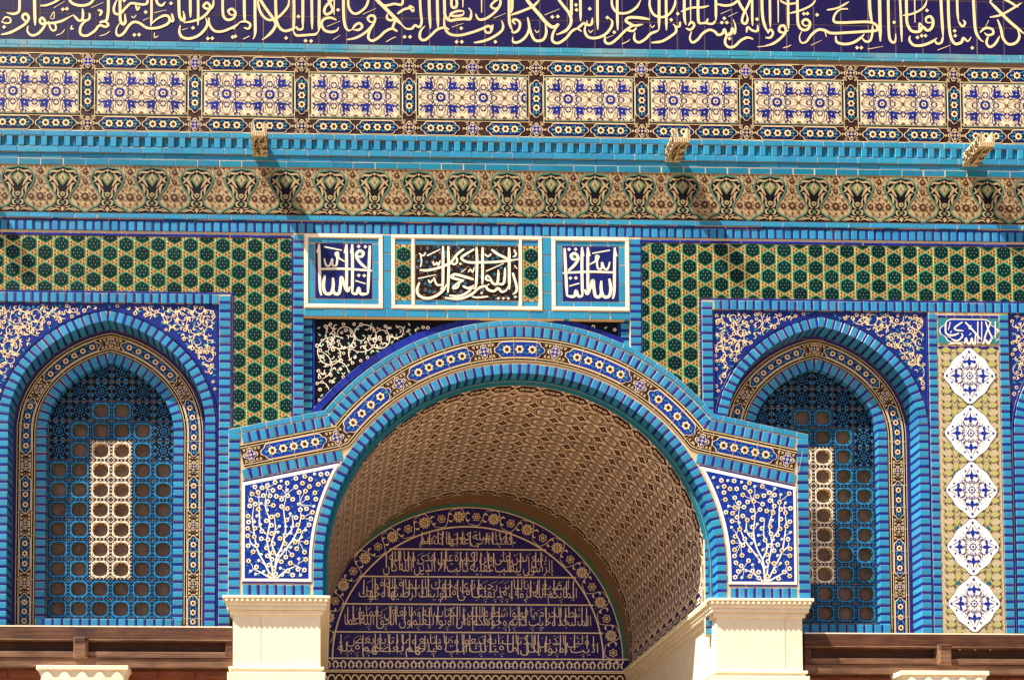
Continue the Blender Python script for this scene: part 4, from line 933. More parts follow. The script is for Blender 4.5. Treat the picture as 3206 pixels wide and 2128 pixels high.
def diamond():
    b = MB(); A_, B_ = 83, 86
    q = []
    for i in range(4):
        a, c = [(-A_,0),(0,-B_),(A_,0),(0,B_)][i], [(0,-B_),(A_,0),(0,B_),(-A_,0)][i]
        for k in range(12):
            t = k/12; bul = 1+.17*math.sin(PI*t)+.03*math.sin(PI*t*5); q.append(((a[0]+(c[0]-a[0])*t)*bul, (a[1]+(c[1]-a[1])*t)*bul))
    b.poly([(x*1.02, y*1.02) for x, y in q], 'royal', 1.3); b.poly(q, 'pale', 1.6)
    b.ros(0, 0, 14, 8, 'cobalt', 2.0, .2, 0, 24); b.disc(0, 0, 7.5, 'pale', 2.3, 8); b.disc(0, 0, 4, 'cobalt', 2.6, 7)
    for k in range(4):
        a = k*PI/2; c, s2 = math.cos(a), math.sin(a); T = lambda x, y: (x*c-y*s2, x*s2+y*c)
        b.poly([T(28,0), T(38,-6), T(66,0), T(38,6)], 'cobalt', 2.0); b.poly([T(44,-2), T(38,-16), T(46,-24), T(48,-8), T(52,0), T(48,8), T(46,24), T(38,16), T(44,2)], 'royal_bright', 2.1)
        for sg in (-1, 1): b.disc(*T(24, sg*5), 5, 'royal_bright', 2.0, 7); b.disc(*T(24, sg*5), 2, 'pale', 2.3, 6)
        b.disc(*T(74, 0), 4.5, 'royal_bright', 2.0, 6)
        a2 = a+PI/4; x, y = 37*math.cos(a2), 37*math.sin(a2)
        b.ros(x, y, 8.5, 5, 'royal_bright', 2.0, .3, a2, 15); b.disc(x, y, 3.2, 'pale', 2.4, 6)
        for sg in (-1, 1): b.stroke([T(16, sg*14), T(36, sg*22), T(58, sg*10), T(72, sg*4)], 1.8, 'royal', 1.9); b.stroke([T(10, 0), T(22, sg*12), T(46, sg*34)], 1.6, 'umber', 1.9)
        for sg in (-1, 1):
            x, y = T(58, sg*20); b.ros(x, y, 5.5, 5, 'royal_bright', 2.0, .3, 0, 10)
    b.stroke([(28*math.cos(t*.4), 28*math.sin(t*.4)) for t in range(16)], 1.3, 'umber', 1.9, (1,1))
    return b.mesh('diamond_tile')
DM = diamond()
for y in (1177, 1356, 1533.6, 1711.6, 1889): inst(DM, 'diamond_tile', pil, (pa+pb)/2, R(3050, y)[1], 0, 0, 1.0, 1.06)
# ---------------- the three framed inscriptions above the porch
DP = 2.0
cu0, cu1 = UX(919,900), UX(951,900); cu2, cu3 = UX(1973,900), UX(2008,900)
vtp, vbc0, vbc1 = VY(737), VY(970), VY(996)
sr = thing('brick_surround', 'turquoise brick surround around the three framed inscriptions over the porch', 'brick surround', 1460, vbc1)
b = MB(); b.rect(cu0, vtp-1, cu3, vbc1-.5, 'mortar', -1.8)
for a, c, ve in ((cu0, cu1, 1330), (cu2, cu3, 1150)): b.box(a, vtp, c, VY(ve), -1.8, -20, 'mortar', 0)
b.box(cu1, vbc0, cu2, vbc1-.6, -1.7, -20, 'mortar', 0)
put(b, 'mortar_bed', sr, d=DP)
for a, c, ve in ((cu0, cu1, 1330), (cu2, cu3, 1150)):
    run(sr, line((a+c)/2, vtp, (a+c)/2, VY(ve)), c-a, 27.0, DP, 7.4, 1.3, 18)
run(sr, line(cu1, (vbc0+vbc1)/2, cu2, (vbc0+vbc1)/2), vbc1-vbc0, 65, DP, 0, 2.4, 20)
fa = [(UX(953,850), UX(1199,850)), (UX(1226,850), UX(1698,850)), (UX(1728,850), UX(1971,850))]
for a, c in ((fa[0][1], fa[1][0]), (fa[1][1], fa[2][0])): run(sr, line((a+c)/2, vtp+2, (a+c)/2, vbc0), c-a, 60, DP, 0, 2.4, 6)
def frame(o, a, c, va, vb, t):
    for (x0, y0, x1, y1) in ((a, va, c, va+t), (a, vb-t, c, vb), (a, va+t, a+t, vb-t), (c-t, va+t, c, vb-t)):
        b = MB(); b.box(x0+.3, y0+.3, x1-.3, y1-.3, 2.2, -3, 'white_glaze', 1.2); put(b, 'frame_bar', o, d=DP)
SQ = [(26,[(575,690),(580,900),(585,1090),(598,1150)]),(14,[(556,770),(572,700)]),(26,[(820,690),(822,900),(822,1110)]),(14,[(800,770),(815,700)]),(26,[(872,690),(875,900),(872,1128)]),(14,[(856,770),(868,700)]),(26,[(1030,700),(1022,900),(1012,1130)]),
 (20,[(570,915),(800,910),(1050,925)]),(18,[(620,715),(780,745)]),(18,[(622,820),(640,880),(672,880),(692,825),(698,880),(730,878),(738,815),(722,775),(745,768),(752,812),(805,845)]),(26,[(1000,905),(940,850),(908,790),(935,748),(972,765),(955,800),(915,795)]),
 (28,[(628,970),(615,1060),(632,1128),(680,1130),(702,1070),(700,990)]),(28,[(700,1070),(712,1128),(752,1130),(768,1060),(775,985),(800,1050),(830,1110),(852,1070)]),(26,[(872,1128),(910,1130),(930,1080),(948,1132),(1010,1130)]),(17,[(900,1015),(992,1042)])]
SD = [(930,710),(990,712),(930,968),(980,970)]
def square_panel(a, c, lab, mir):
    o = thing('framed_inscription', lab, 'inscription', (a+c)/2, vbc0, DP, 'framed inscription panels over the porch')
    va, vb = vtp+1, vbc0-1; frame(o, a, c, va, vb, 12.5)
    x0, x1, y0, y1 = a+34, c-34, va+30, vb-31
    b = MB(); b.rect(a+12, va+12, c-12, vb-12, 'mortar', -1.5); put(b, 'mortar_bed', o, d=DP)
    for (p, w) in ((line(a+13, (va+12+y0)/2, c-13, (va+12+y0)/2), y0-va-13), (line(a+13, (vb-12+y1)/2, c-13, (vb-12+y1)/2), vb-y1-13)): run(o, p, w, 62, DP+.5, 0, 2.0, 5)
    for (p, w) in ((line((a+12+x0)/2, y0, (a+12+x0)/2, y1), x0-a-13), (line((c-12+x1)/2, y0, (c-12+x1)/2, y1), c-x1-13)): run(o, p, w, 62, DP+.5, 0, 2.0, 5)
    me = brick_mesh((x1-x0)/2-1, (y1-y0)/2-1, 4, 'royal', .5)
    for i in (0,1):
        for j in (0,1): inst(me, 'tile', o, x0+(i+.5)*(x1-x0)/2, y0+(j+.5)*(y1-y0)/2, DP, 0)
    T = lambda x, y: ((x0+(x-540)/512*(x1-x0)) if not mir else (x1-(x-540)/512*(x1-x0)), y0+(y-680)/495*(y1-y0))
    b = MB()
    for w, P in SQ: b.stroke([T(*p) for p in P], w*K*1.05, 'white_glaze', .5, (.7,.6), 5)
    for p in SD:
        u, v = T(*p); r = 6.2; b.poly([(u, v-r), (u+r, v), (u, v+r), (u-r, v)], 'white_glaze', .9)
    u, v = T(945, 778); b.disc(u, v, 3.2, 'leaf_teal', 1.2, 7)
    put(b, 'lettering', o, d=DP)['kind'] = 'stuff'
square_panel(*fa[0], 'square blue calligraphy panel in a white frame, left of the three', False)
square_panel(*fa[2], 'square blue calligraphy panel in a white frame, right of the three', True)
a, c = fa[1]; va, vb = vtp+1, vbc0-1
o = thing('framed_inscription', 'wide brown calligraphy panel in a white frame between the two square ones', 'inscription', (a+c)/2, vbc0, DP, 'framed inscription panels over the porch')
frame(o, a, c, va, vb, 11.5)
b = MB(); b.rect(a+11, va+11, c-11, vb-11, 'mortar', -1.5); put(b, 'mortar_bed', o, d=DP)
y0, y1 = va+33, vb-31; x0, x1 = a+77, c-77
for p, w in ((line(a+12, (va+11+y0)/2, c-12, (va+11+y0)/2), y0-va-13), (line(a+12, (vb-11+y1)/2, c-12, (vb-11+y1)/2), vb-y1-13)): run(o, p, w, 64, DP+.5, 0, 2.0, 5)
for u in (a+69.5, c-69.5):
    b = MB(); b.box(u-4.5, va+12, u+4.5, vb-12, 2.0, -3, 'white_glaze', 1); put(b, 'frame_bar', o, d=DP)
hex_area(o, [(a+13, y0, a+64, y1), (c-64, y0, c-13, y1)], a+38.5, (y0+y1)/2, DP)
# right-hand strip uses its own centre
me = brick_mesh((x1-x0)/5-.8, (y1-y0)/2-.8, 4, 'sepia', .4)
for i in range(5):
    for j in (0,1): inst(me, 'tile', o, x0+(i+.5)*(x1-x0)/5, y0+(j+.5)*(y1-y0)/2, DP, 0)
T = lambda x, y: (x0+(x-1458)/924*(x1-x0), y0+(y-705)/475*(y1-y0))
BS = [(24,[(1705,715),(1705,880),(1702,1050),(1690,1100)]),(24,[(1752,715),(1755,900),(1748,1120)]),(24,[(2005,720),(2010,850),(2000,1050),(1970,1085)]),(24,[(2060,720),(2060,900),(2058,1045)]),(26,[(2300,720),(2300,880),(2300,1085)]),
 (22,[(1895,735),(1830,785),(1782,850),(1768,872)]),(22,[(1985,738),(1905,785),(1870,820),(1930,852),(2060,852),(2200,845),(2382,822)]),(24,[(2140,738),(2200,780),(2290,820)]),(22,[(1495,925),(1560,928),(1640,912),(1720,885),(1772,850)]),(18,[(1770,845),(1800,872),(1832,850),(1820,808),(1790,830)]),
 (16,[(1480,1000),(1640,965)]),(18,[(1560,800),(1680,742)]),(12,[(1500,900),(1512,850),(1500,785)]),(12,[(1488,778),(1528,800),(1550,768)]),(24,[(1492,1035),(1470,1100),(1492,1150),(1560,1172),(1640,1150),(1705,1100),(1735,1050)]),(18,[(1620,990),(1650,1052),(1700,1050)]),
 (24,[(1980,1002),(1900,980),(1812,960),(1780,985),(1832,1002),(1890,1012)]),(20,[(1890,1012),(1832,1040),(1792,1080),(1830,1075),(1852,1040)]),(20,[(1760,1145),(1850,1148),(1930,1110),(1980,1050)]),(22,[(1720,1165),(1850,1172),(1960,1132),(2020,1080),(2080,1060),(2110,1092),(2160,1102),(2200,1078),(2230,1108),(2270,1095),(2290,1058)]),
 (22,[(2130,990),(2150,1032),(2190,1036),(2202,950),(2200,915)]),(22,[(2190,1036),(2250,1030),(2262,895)]),(18,[(2130,990),(2100,968),(2090,1000),(2130,1012)]),(16,[(2090,930),(2252,858)]),(12,[(1870,940),(1912,908)]),(12,[(1930,940),(1950,915),(1970,940),(1985,895)]),(16,[(1615,850),(1625,880),(1650,860),(1660,885),(1680,840)]),
 (16,[(2342,738),(2362,780),(2332,802)]),(22,[(2330,940),(2368,1080),(2332,1130)]),(14,[(2345,875),(2372,905)]),(20,[(1880,1060),(1930,1080),(1960,1062)]),(16,[(2110,1150),(2010,1160),(1960,1150)]),(14,[(2080,780),(2110,800),(2140,775)]),(14,[(1570,1010),(1590,1035),(1612,1005)]),(14,[(2120,1040),(2090,1060)])]
b = MB()
for w, P in BS: b.stroke([T(*p) for p in P], w*K*1.05, 'white_glaze', 1.2, (.7,.45), 5)
for x, y in ((2200,1165),(2245,1165),(2290,1165),(1860,868),(2355,1150),(2050,1120),(1690,1085)):
    u, v = T(x, y); r = 4.8; b.poly([(u, v-r), (u+r, v), (u, v+r), (u-r, v)], 'white_glaze', 1.6)
put(b, 'lettering', o, d=DP)['kind'] = 'stuff'
b = MB(); rg = random.Random(8)
for (u, v) in poisson(lambda x, y: True, x0+5, y0+5, x1-5, y1-5, 15, 3000, 4):
    if rg.random() < .5: b.ros(u, v, 4.6, 5, 'link_blue', .5, .2, rg.random(), 10)
    q = rg.uniform(0,6.28); b.stroke([(u+6*math.cos(q+t), u*0+v+6*math.sin(q+t)) for t in (0, 1, 2, 3)], 1.4, 'leaf_teal' if rg.random() < .6 else 'beige', .4, n=2)
put(b, 'vine_pattern', o, d=DP)['kind'] = 'stuff'

# ---------------- dark spandrel behind the porch arch
DS = 17.0
ds = thing('spandrel_tilework', 'black arabesque tile panel in the shadow between the inscriptions and the porch arch', 'tile panel', 1460, VY(1300), DS)

for a, c, u, ve in ((cu1, cu1+28, cu1+33, 1330), (cu2-28, cu2, cu2-33, 1130)):
    bed(ds, line((a+c)/2, vbc1, (a+c)/2, VY(ve)), c-a, DS); run(ds, line((a+c)/2, vbc1, (a+c)/2, VY(ve)), c-a, 27.0, DS-3, 7.4, 1.3, 6); run(ds, line(u, vbc1, u, VY(ve)), 7, 66, DS-2.5, 0, 1.5, 4, 'cobalt', name='spacer_tile')

# ---------------- the porch: front at depth DF
DF = -40.0
pl, pr_ = R(1013, 1820, DF), R(2244, 1820, DF)
UC = (pl[0]+pr_[0])/2; RI = (pr_[0]-pl[0])/2; VC = R(1620, 1794, DF)[1]; VA = R(1612, 1169.5, DF)[1]
VC = VA+RI
ke = R(713, 1333, DF); kf = R(2529, 1368, DF); k1 = R(1013, 1279, DF); k2 = R(2232, 1298, DF)
EU = ((UC-ke[0])+(kf[0]-UC))/2; EV = (ke[1]+kf[1])/2; KU = ((UC-k1[0])+(k2[0]-UC))/2; KV = (k1[1]+k2[1])/2
RO = math.hypot(KU, VC-KV)
VS = (R(870, 1861, DF)[1]+R(2380, 1884, DF)[1])/2       # top of the marble caps
SCP = .985
def porch_path(t, ext=0.0):
    """left wing end -> kink -> arc -> kink -> right wing end, offset t inwards from the outer edge"""
    dx, dy = KU-EU, KV-EV; l = math.hypot(dx, dy); nx, ny = -dy/l, dx/l          # along the right wing, from end to kink
    # right wing: outer line from kink (KU,KV) to end (EU,EV); inward normal points down
    wx, wy = (EU-KU)/l, (EV-KV)/l; ix, iy = -wy, wx
    ax, ay = KU+ix*t, KV+iy*t; r = RO-t
    # intersect the line (ax+s*wx, ay+s*wy) with the circle about (0, VC)
    B = ax*wx+(ay-VC)*wy; Cq = ax*ax+(ay-VC)**2-r*r; disc = B*B-Cq
    s = -B+math.sqrt(max(disc, 0)) if disc >= 0 else -B
    px, py = ax+s*wx, ay+s*wy; a1 = math.atan2(px, VC-py)
    e = ax+wx*((EU-ext-ax)/wx); ey = ay+wy*((EU-ext-ax)/wx)
    arc = [(UC+r*math.sin(a1*(i/30-1)), VC-r*math.cos(a1*(i/30-1))) for i in range(61)]
    return [(UC-(EU-ext), ey)]+arc+[(UC+(EU-ext), ey)]
po = thing('porch', 'projecting tiled porch with round arch, shoulders and deep barrel vault', 'porch', UC, VG, DF)
body = MB()
OUT = porch_path(0.0); INN = arch(UC, VC, RI+6, VS, 0, 60)
mid_i = len(OUT)//2
for sgn in (0, 1):
    o_ = OUT[:mid_i+1] if sgn == 0 else OUT[mid_i:]
    i_ = INN[:len(INN)//2+1] if sgn == 0 else INN[len(INN)//2:]
    P = ([(OUT[0][0], VS)]+o_+i_[::-1]) if sgn == 0 else (o_+[(OUT[-1][0], VS)]+i_[::-1])
    body.prism(P, 'mortar', -2.0, -62.0)
put(body, 'porch_front', po, d=DF)
s = SCP
# edging row, brick rings
edg = part('arch_edging', po, UC, VA, DF)
run(edg, Path(porch_path(9.5*s)), 19*s, 40, DF, 0, 2.0, 30)
# a cobalt line on the edge behind it
rq = RO+34; run(edg, Path([(UC+rq*math.sin(a), VC-rq*math.cos(a)) for a in [-.93+1.86*i/60 for i in range(61)]]), 24, 60, DS-4, 0, 1.6, 12, 'cobalt', name='spacer_tile', only=lambda x, y: cu1+36 < x < cu2-36 and y > vbc1+6)
ring = part('outer_arch', po, UC, VA, DF)
run(ring, Path(porch_path(38*s, 38)), 34*s, 29.3, DF, 8.0, 1.5, 8)
bnd = part('cartouche_band', po, UC, VA, DF)
bp = Path(porch_path(96*s, 42)); hf = bp.L/2; rb = RO-96*s
marks = [hf+sg*q for q in (math.radians(9.3)*rb, math.radians(33.2)*rb, math.radians(55.0)*rb, bp.L/2-28) for sg in (-1, 1)]
cart_band(bnd, bp, 75*s, DF, marks, 1, bp.L-1, nper=41, ground='royal_bright', qg='royal_bright')
inr = part('inner_arch', po, UC, VA, DF)
run(inr, Path(arch(UC, VC, RI+17, VS, 0, 80)), 32, 29.0, DF, 8.0, 1.5, 40)
wg = part('shoulder', po, UC, EV, DF)
rw = RI+36
def wing_end(t):
    P = porch_path(t, 0); return P
for sg in (-1, 1):
    # lower brick row of the shoulder, down to the inner ring
    dx, dy = EU-KU, EV-KV; l = math.hypot(dx, dy); wx, wy = dx/l, dy/l; ix, iy = -wy, wx
    def wl(t, u): return (UC+sg*u, KV+iy*t+(u-(KU+ix*t))*wy/wx)
    def hit(t):
        u = EU-40
        while u > 100 and math.hypot(u, wl(t, u)[1]-VC) > rw: u -= 1
        return u
    t = 153*s; u1 = hit(t)+6
    run(wg, Path([wl(t, u1), wl(t, EU-40)]), 33*s, 29.3, DF, 8.0, 1.5, 8)
    t = 174*s; u1 = hit(t)+4; run(wg, Path([wl(t, u1), wl(t, EU-46)]), 6, 60, DF+.5, 0, 1.4, 4, 'cobalt', name='spacer_tile')
    # outer corner strip
    uc = UC+sg*(EU-19); run(wg, Path([(uc, EV+4+6), (uc, VS)]), 36, 28.5, DF-.2, 8.0, 1.5, 30, mat='turquoise')
    # tree panel
    tp_top = 178*s; vbt = VS-50; uo = EU-52; 
    arcp = []
    for i in range(40):
        v = wl(tp_top, hit(tp_top)+8)[1]+(vbt-wl(tp_top, hit(tp_top)+8)[1])*i/39
        arcp.append((UC+sg*(math.sqrt(max((rw+2)**2-min(v-VC, 0)**2, 0))), v))
    P = [wl(tp_top, uo+8), wl(tp_top, hit(tp_top)+8)]+arcp+[(UC+sg*(uo+8), vbt)]
    tp = part('tree_panel', po, UC+sg*uo, vbt, DF, 'blue tile panel with a white blossoming tree')
    b = MB(); b.poly(P, 'pale', 0); 
    cxp = sum(p[0] for p in P)/len(P); cyp = sum(p[1] for p in P)/len(P)
    def tin(x, y, m=0.0):
        u = abs(x-UC)
        return u < uo-m and y < vbt-9-m and math.hypot(u, min(y-VC, 0)) > rw+11+m and y > wl(tp_top, u)[1]+10+m
    # inner field
    arc2 = []
    vt_ = None
    u = hit(tp_top)+8
    while not tin(UC+sg*(u), wl(tp_top, u)[1]+10.6): 
        u += 1
        if u > EU: break
    vt_ = wl(tp_top, u)[1]+10.6
    for i in range(40):
        v = vt_+(vbt-9-vt_)*i/39; arc2.append((UC+sg*math.sqrt((rw+11)**2-min(v-VC, 0)**2), v))
    F = [(UC+sg*uo, wl(tp_top, uo)[1]+10.6)]+arc2+[(UC+sg*uo, vbt-9)]
    b.poly(F, 'royal_bright', .4); put(b, 'panel_field', tp, d=DF)
    # the tree: stems sweep up from the foot of the panel
    b = MB(); rg = random.Random(5 if sg < 0 else 6)
    X = lambda a, v: (UC+sg*(uo-a), vbt-9-v)      # a = distance from the outer edge, v = height above the foot
    wdt = 205
    stems = [[(95,0),(100,50),(130,95),(158,135),(175,190),(172,235)],[(95,0),(98,60),(120,110),(128,160),(122,215),(130,262)],[(90,0),(82,60),(70,120),(78,180),(64,230),(70,285)],[(85,0),(66,40),(40,90),(30,140),(24,190),(30,240)],[(100,0),(130,25),(162,40)],[(82,0),(52,18),(26,30)],[(100,70),(85,110),(96,150),(92,200)],[(66,140),(48,165),(46,205),(44,255)],[(126,130),(150,160),(148,200)],[(40,95),(20,110),(16,125)],[(150,128),(168,120),(182,150)]]
    tips = []
    for P2 in stems:
        Q = [X(*p) for p in P2]; Q = [q for q in Q if tin(q[0], q[1], 0) or q[1] > vbt-12]
        if len(Q) > 1: b.stroke(Q, 4.6, 'pale', .8, (1.0,.35), 5, tl=.5)
    pts = poisson(lambda x, y: tin(x, y, 9), min(p[0] for p in F), min(p[1] for p in F), max(p[0] for p in F), max(p[1] for p in F), 18.5, 6000, 31+sg)
    for i, (x, y) in enumerate(pts):
        if i % 4 != 3:
            b.ros(x, y, 8.2, 6, 'cream' if rg.random() < .4 else 'white_glaze', 1.4, .12, rg.random(), 18); b.disc(x, y, 3.1, 'umber', 1.8, 6); b.disc(x, y, 1.9, 'black', 2.1, 5)
        else:
            b.disc(x, y, 5.0, 'pale', 1.4, 7); b.disc(x+1.5, y+1, 3.2, 'pale_green', 1.7, 6)
        q = min(((x-X(*p)[0])**2+(y-X(*p)[1])**2, X(*p)) for P2 in stems for p in P2)[1]
        if math.dist(q, (x, y)) < 46: b.stroke([q, ((q[0]+x)/2+rg.uniform(-4,4), (q[1]+y)/2), (x, y)], 1.5, 'pale', .7, (1,.8), 3)
    for (x, y) in poisson(lambda x, y: tin(x, y, 6), min(p[0] for p in F), min(p[1] for p in F), max(p[0] for p in F), max(p[1] for p in F), 17, 3000, 77+sg):
        q = rg.uniform(0, 6.28); b.poly([(x+6*math.cos(q), y+6*math.sin(q)), (x+2.2*math.sin(q), y-2.2*math.cos(q)), (x-4*math.cos(q), y-4*math.sin(q)), (x-2.2*math.sin(q), y+2.2*math.cos(q))], 'leaf_teal', .6)
    put(b, 'blossom_tree', tp, d=DF)
    # bottom brick row under the tree panel
    vv = (vbt+8+VS)/2; run(wg, Path([(UC+sg*(rw+2), vv), (UC+sg*(EU-40), vv)]), VS-vbt-14, 29.3, DF, 8.0, 1.6, 8)
    run(wg, Path([(UC+sg*(rw+2), vbt+4), (UC+sg*(EU-44), vbt+4)]), 6, 55, DF+.4, 0, 1.4, 4, 'cobalt', name='spacer_tile')
# dark arabesque scrolls of the hidden spandrel, now that the arch is known
def dins(x, y): return cu1+42 < x < cu2-42 and vbc1+16 < y < VY(1330) and math.hypot(x-UC, y-VC) > RO+48 and (abs(x-UC) < KU+40)
b = MB(); rr_ = RO-60; am_ = math.asin((cu2-UC-1)/rr_) if cu2-UC < rr_ else 1.5
arc_ = [(UC+rr_*math.sin(a), VC-rr_*math.cos(a)) for a in [-1.0+2.0*i/40 for i in range(41)]]
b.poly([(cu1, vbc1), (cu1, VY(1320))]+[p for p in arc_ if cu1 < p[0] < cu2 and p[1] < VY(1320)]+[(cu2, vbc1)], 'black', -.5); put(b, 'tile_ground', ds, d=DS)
b = MB(); arabesque(b, dins, cu1+38, vbc1, cu2-38, VY(1335), 41, .5, 2.6, 34, 'white_glaze', 'pale_green')
put(b, 'scroll_pattern', ds, d=DS)['kind'] = 'stuff'

# vault: rows of tiles from the front ring to the rear wall
DR = 960.0
va_ = part('vault', po, UC, VC, 0, 'barrel vault of beige and brown patterned tiles')
RV = RI-9
vp = Path(arch(UC, VC, RV, VS+4, 0, 120))
NT = 26; tw_ = vp.L/NT; ND = 11; d0 = 12.0; bd_ = 62.0; td = (DR-d0-2*bd_)/ND
def vault_tile(w, h):
    b = MB(); b.box(-w/2+.8, -h/2+.8, w/2-.8, h/2-.8, 0, -4, 'vault_ground', .6)
    X = lambda x, y: (x*w/2, y*h/2)
    for (cx, cy) in ((0,0),(1,1),(-1,1),(1,-1),(-1,-1)):
        sx = 1 if cx == 0 else 0
        if cx == 0:
            b.poly([X(-.34,0),X(0,-.44),X(.34,0),X(0,.44)], 'vault_ink', .4); b.poly([X(-.24,0),X(0,-.32),X(.24,0),X(0,.32)], 'vault_ground', .7); b.poly([X(-.15,0),X(0,-.2),X(.15,0),X(0,.2)], 'vault_ink', 1.0); b.disc(0, 0, w*.025, 'vault_ground', 1.3, 6)
        else:
            for q in (.10, .20, .30): b.disc(*X(cx*(.97-q), cy*.93), w*.038, 'vault_ink', .4, 6); b.disc(*X(cx*.93, cy*(.97-q)), w*.038, 'vault_ink', .4, 6)
            b.disc(*X(cx*.86, cy*.86), w*.05, 'vault_ink', .4, 7)
    for sx in (-1, 1):
        for sy in (-1, 1):
            b.stroke([X(sx*.02, sy*.62), X(sx*.24, sy*.46), X(sx*.5, sy*.40), X(sx*.62, sy*.18), X(sx*.72, sy*.02)], w*.060, 'vault_ink', .4, (.4,.4))
            b.stroke([X(sx*.06, sy*.96), X(sx*.20, sy*.72), X(sx*.52, sy*.64), X(sx*.74, sy*.40), X(sx*.96, sy*.10)], w*.050, 'vault_ink', .4, (.4,.4))
            b.poly([X(sx*.5, sy*.52), X(sx*.64, sy*.44), X(sx*.62, sy*.6)], 'vault_ink', .5)
        b.poly([X(sx*.56, 0), X(sx*.80, -.12), X(sx*.96, 0), X(sx*.80, .12)], 'vault_ink', .5); b.disc(*X(sx*.78, 0), w*.03, 'vault_ground', .9, 6)
        b.poly([X(0, sx*.60), X(-.12, sx*.78), X(0, sx*.95), X(.12, sx*.78)], 'vault_ink', .5); b.disc(*X(0, sx*.78), w*.03, 'vault_ground', .9, 6)
    return b.mesh('vault_tile')
def border_tile(w, h, q):
    b = MB(); b.box(-w/2+.6, -h/2+.6, w/2-.6, h/2-.6, 0, -4, 'vault_ground', .5)
    for sg in (-1, 1): b.rect(-w/2+1, sg*h*.42-1.4, w/2-1, sg*h*.42+1.4, 'vault_ink', .4)
    O = cart_outline(w*.96, h*.66); b.poly(O, 'vault_ink', .5); I = [(x*.93, y*.86) for x, y in O]; b.poly(I, 'royal' if q else 'brown', .8)
    for k in (-1, 0, 1): b.ros(k*w*.22, 0, h*.15, 6, 'vault_ground', 1.2, .15, 0, 12); b.disc(k*w*.22, 0, h*.06, 'vault_ink', 1.5, 6)
    for sx in (-1, 1):
        for sy in (-1, 1): b.disc(sx*w*.46, sy*h*.28, 3, 'vault_ink', .6, 6)
    return b.mesh('border_tile')
VT = vault_tile(tw_, td); BT = border_tile(tw_, bd_, 0); BTB = border_tile(td, tw_, 1)
def vput(me, name, t, d, ang90=False):
    x, y, a = vp.smooth(t, tw_*.3); tan = Vector((math.cos(a), 0, -math.sin(a))); inw = Vector((-math.sin(a), 0, -math.cos(a)))
    o = link(name, me, va_, W3(x, y, d)); Y = Vector((0,1,0))
    c0, c2 = (tan, -Y) if not ang90 else (Y, tan)
    m = Matrix((c0, -inw, c2)).transposed(); o.rotation_euler = m.to_euler(); return o
for i in range(NT):
    t = (i+.5)*tw_; side = i in (0, NT-1)
    vput(BT, 'border_tile', t, d0+bd_/2); vput(BT, 'border_tile', t, DR-bd_/2)
    for j in range(ND): vput(BTB if side else VT, 'border_tile' if side else 'vault_tile', t, d0+bd_+(j+.5)*td, side)
b = MB()     # mortar shell behind the tiles and the turquoise fillet at the front
Q = arch(UC, VC, RV+4, VS+6, 0, 90)
for i in range(1, len(Q)): b.add([Q[i-1]+(-(-2.0),), Q[i]+(2.0,), Q[i]+(-DR-10,), Q[i-1]+(-DR-10,)], 'mortar')
put(b, 'mortar_bed', va_, d=0)
b = MB(); Q = arch(UC, VC, RV-4, VS, 0, 90); Q2 = arch(UC, VC, RI+2, VS, 0, 90)
for i in range(1, len(Q)):
    b.add([Q[i-1]+(0.,), Q[i]+(0.,), Q2[i]+(0.,), Q2[i-1]+(0.,)], 'turquoise_deep'); b.add([Q[i-1]+(0.,), Q[i]+(0.,), Q[i]+(-12.,), Q[i-1]+(-12.,)], 'turquoise_deep')
put(b, 'fillet', va_, d=0)

# rear wall with the inscribed tympanum
tm = thing('tympanum', 'blue tympanum with five lines of pale calligraphy at the back of the vault', 'tympanum', UC, R(1465, 2100, DR)[1], DR)
tc = R(1466, 2068, DR); ri, ro = 430*(FPX+DR)/FPX, 494*(FPX+DR)/FPX
b = MB(); b.rect(UC-760, VC-760, UC+760, VG, 'mortar_dark', -3)
b.poly([(tc[0]+(ro+14)*math.sin(a), tc[1]-(ro+14)*math.cos(a)) for a in [PI*(i/60-.5) for i in range(61)]]+[(tc[0]+ro+14, tc[1]+80), (tc[0]-ro-14, tc[1]+80)], 'teal', -1.0)
b.poly([(tc[0]+ro*math.sin(a), tc[1]-ro*math.cos(a)) for a in [PI*(i/60-.5) for i in range(61)]], 'tymp_ground', 0)
put(b, 'tympanum_ground', tm, d=DR)
b = MB()
b.stroke([(tc[0]+ri*math.sin(a), tc[1]-ri*math.cos(a)) for a in [PI*(i/60-.5) for i in range(61)]], 6, 'tymp_ink', .5, (1,1), lin=True)
b.stroke([(tc[0]+(ro-3)*math.sin(a), tc[1]-(ro-3)*math.cos(a)) for a in [PI*(i/60-.5) for i in range(61)]], 4, 'tymp_ink', .5, (1,1), lin=True)
lv = [R(1465, y, DR)[1] for y in (1719, 1805, 1891, 1978.5, 2061)]; ltop = R(1465, 1650, DR)[1]
for v in lv[:-1]:
    hw_ = math.sqrt(ri*ri-(tc[1]-v)**2); b.rect(tc[0]-hw_-12, v-2.8, tc[0]+hw_+12, v+2.8, 'tymp_ink', .6)
put(b, 'dividing_line', tm, d=DR)
rm = (ri+ro)/2; ap = Path([(tc[0]+rm*math.sin(a), tc[1]-rm*math.cos(a)) for a in [PI*(i/90-.5) for i in range(91)]])
b = MB(ap.map); n = 26; pp = ap.L/n
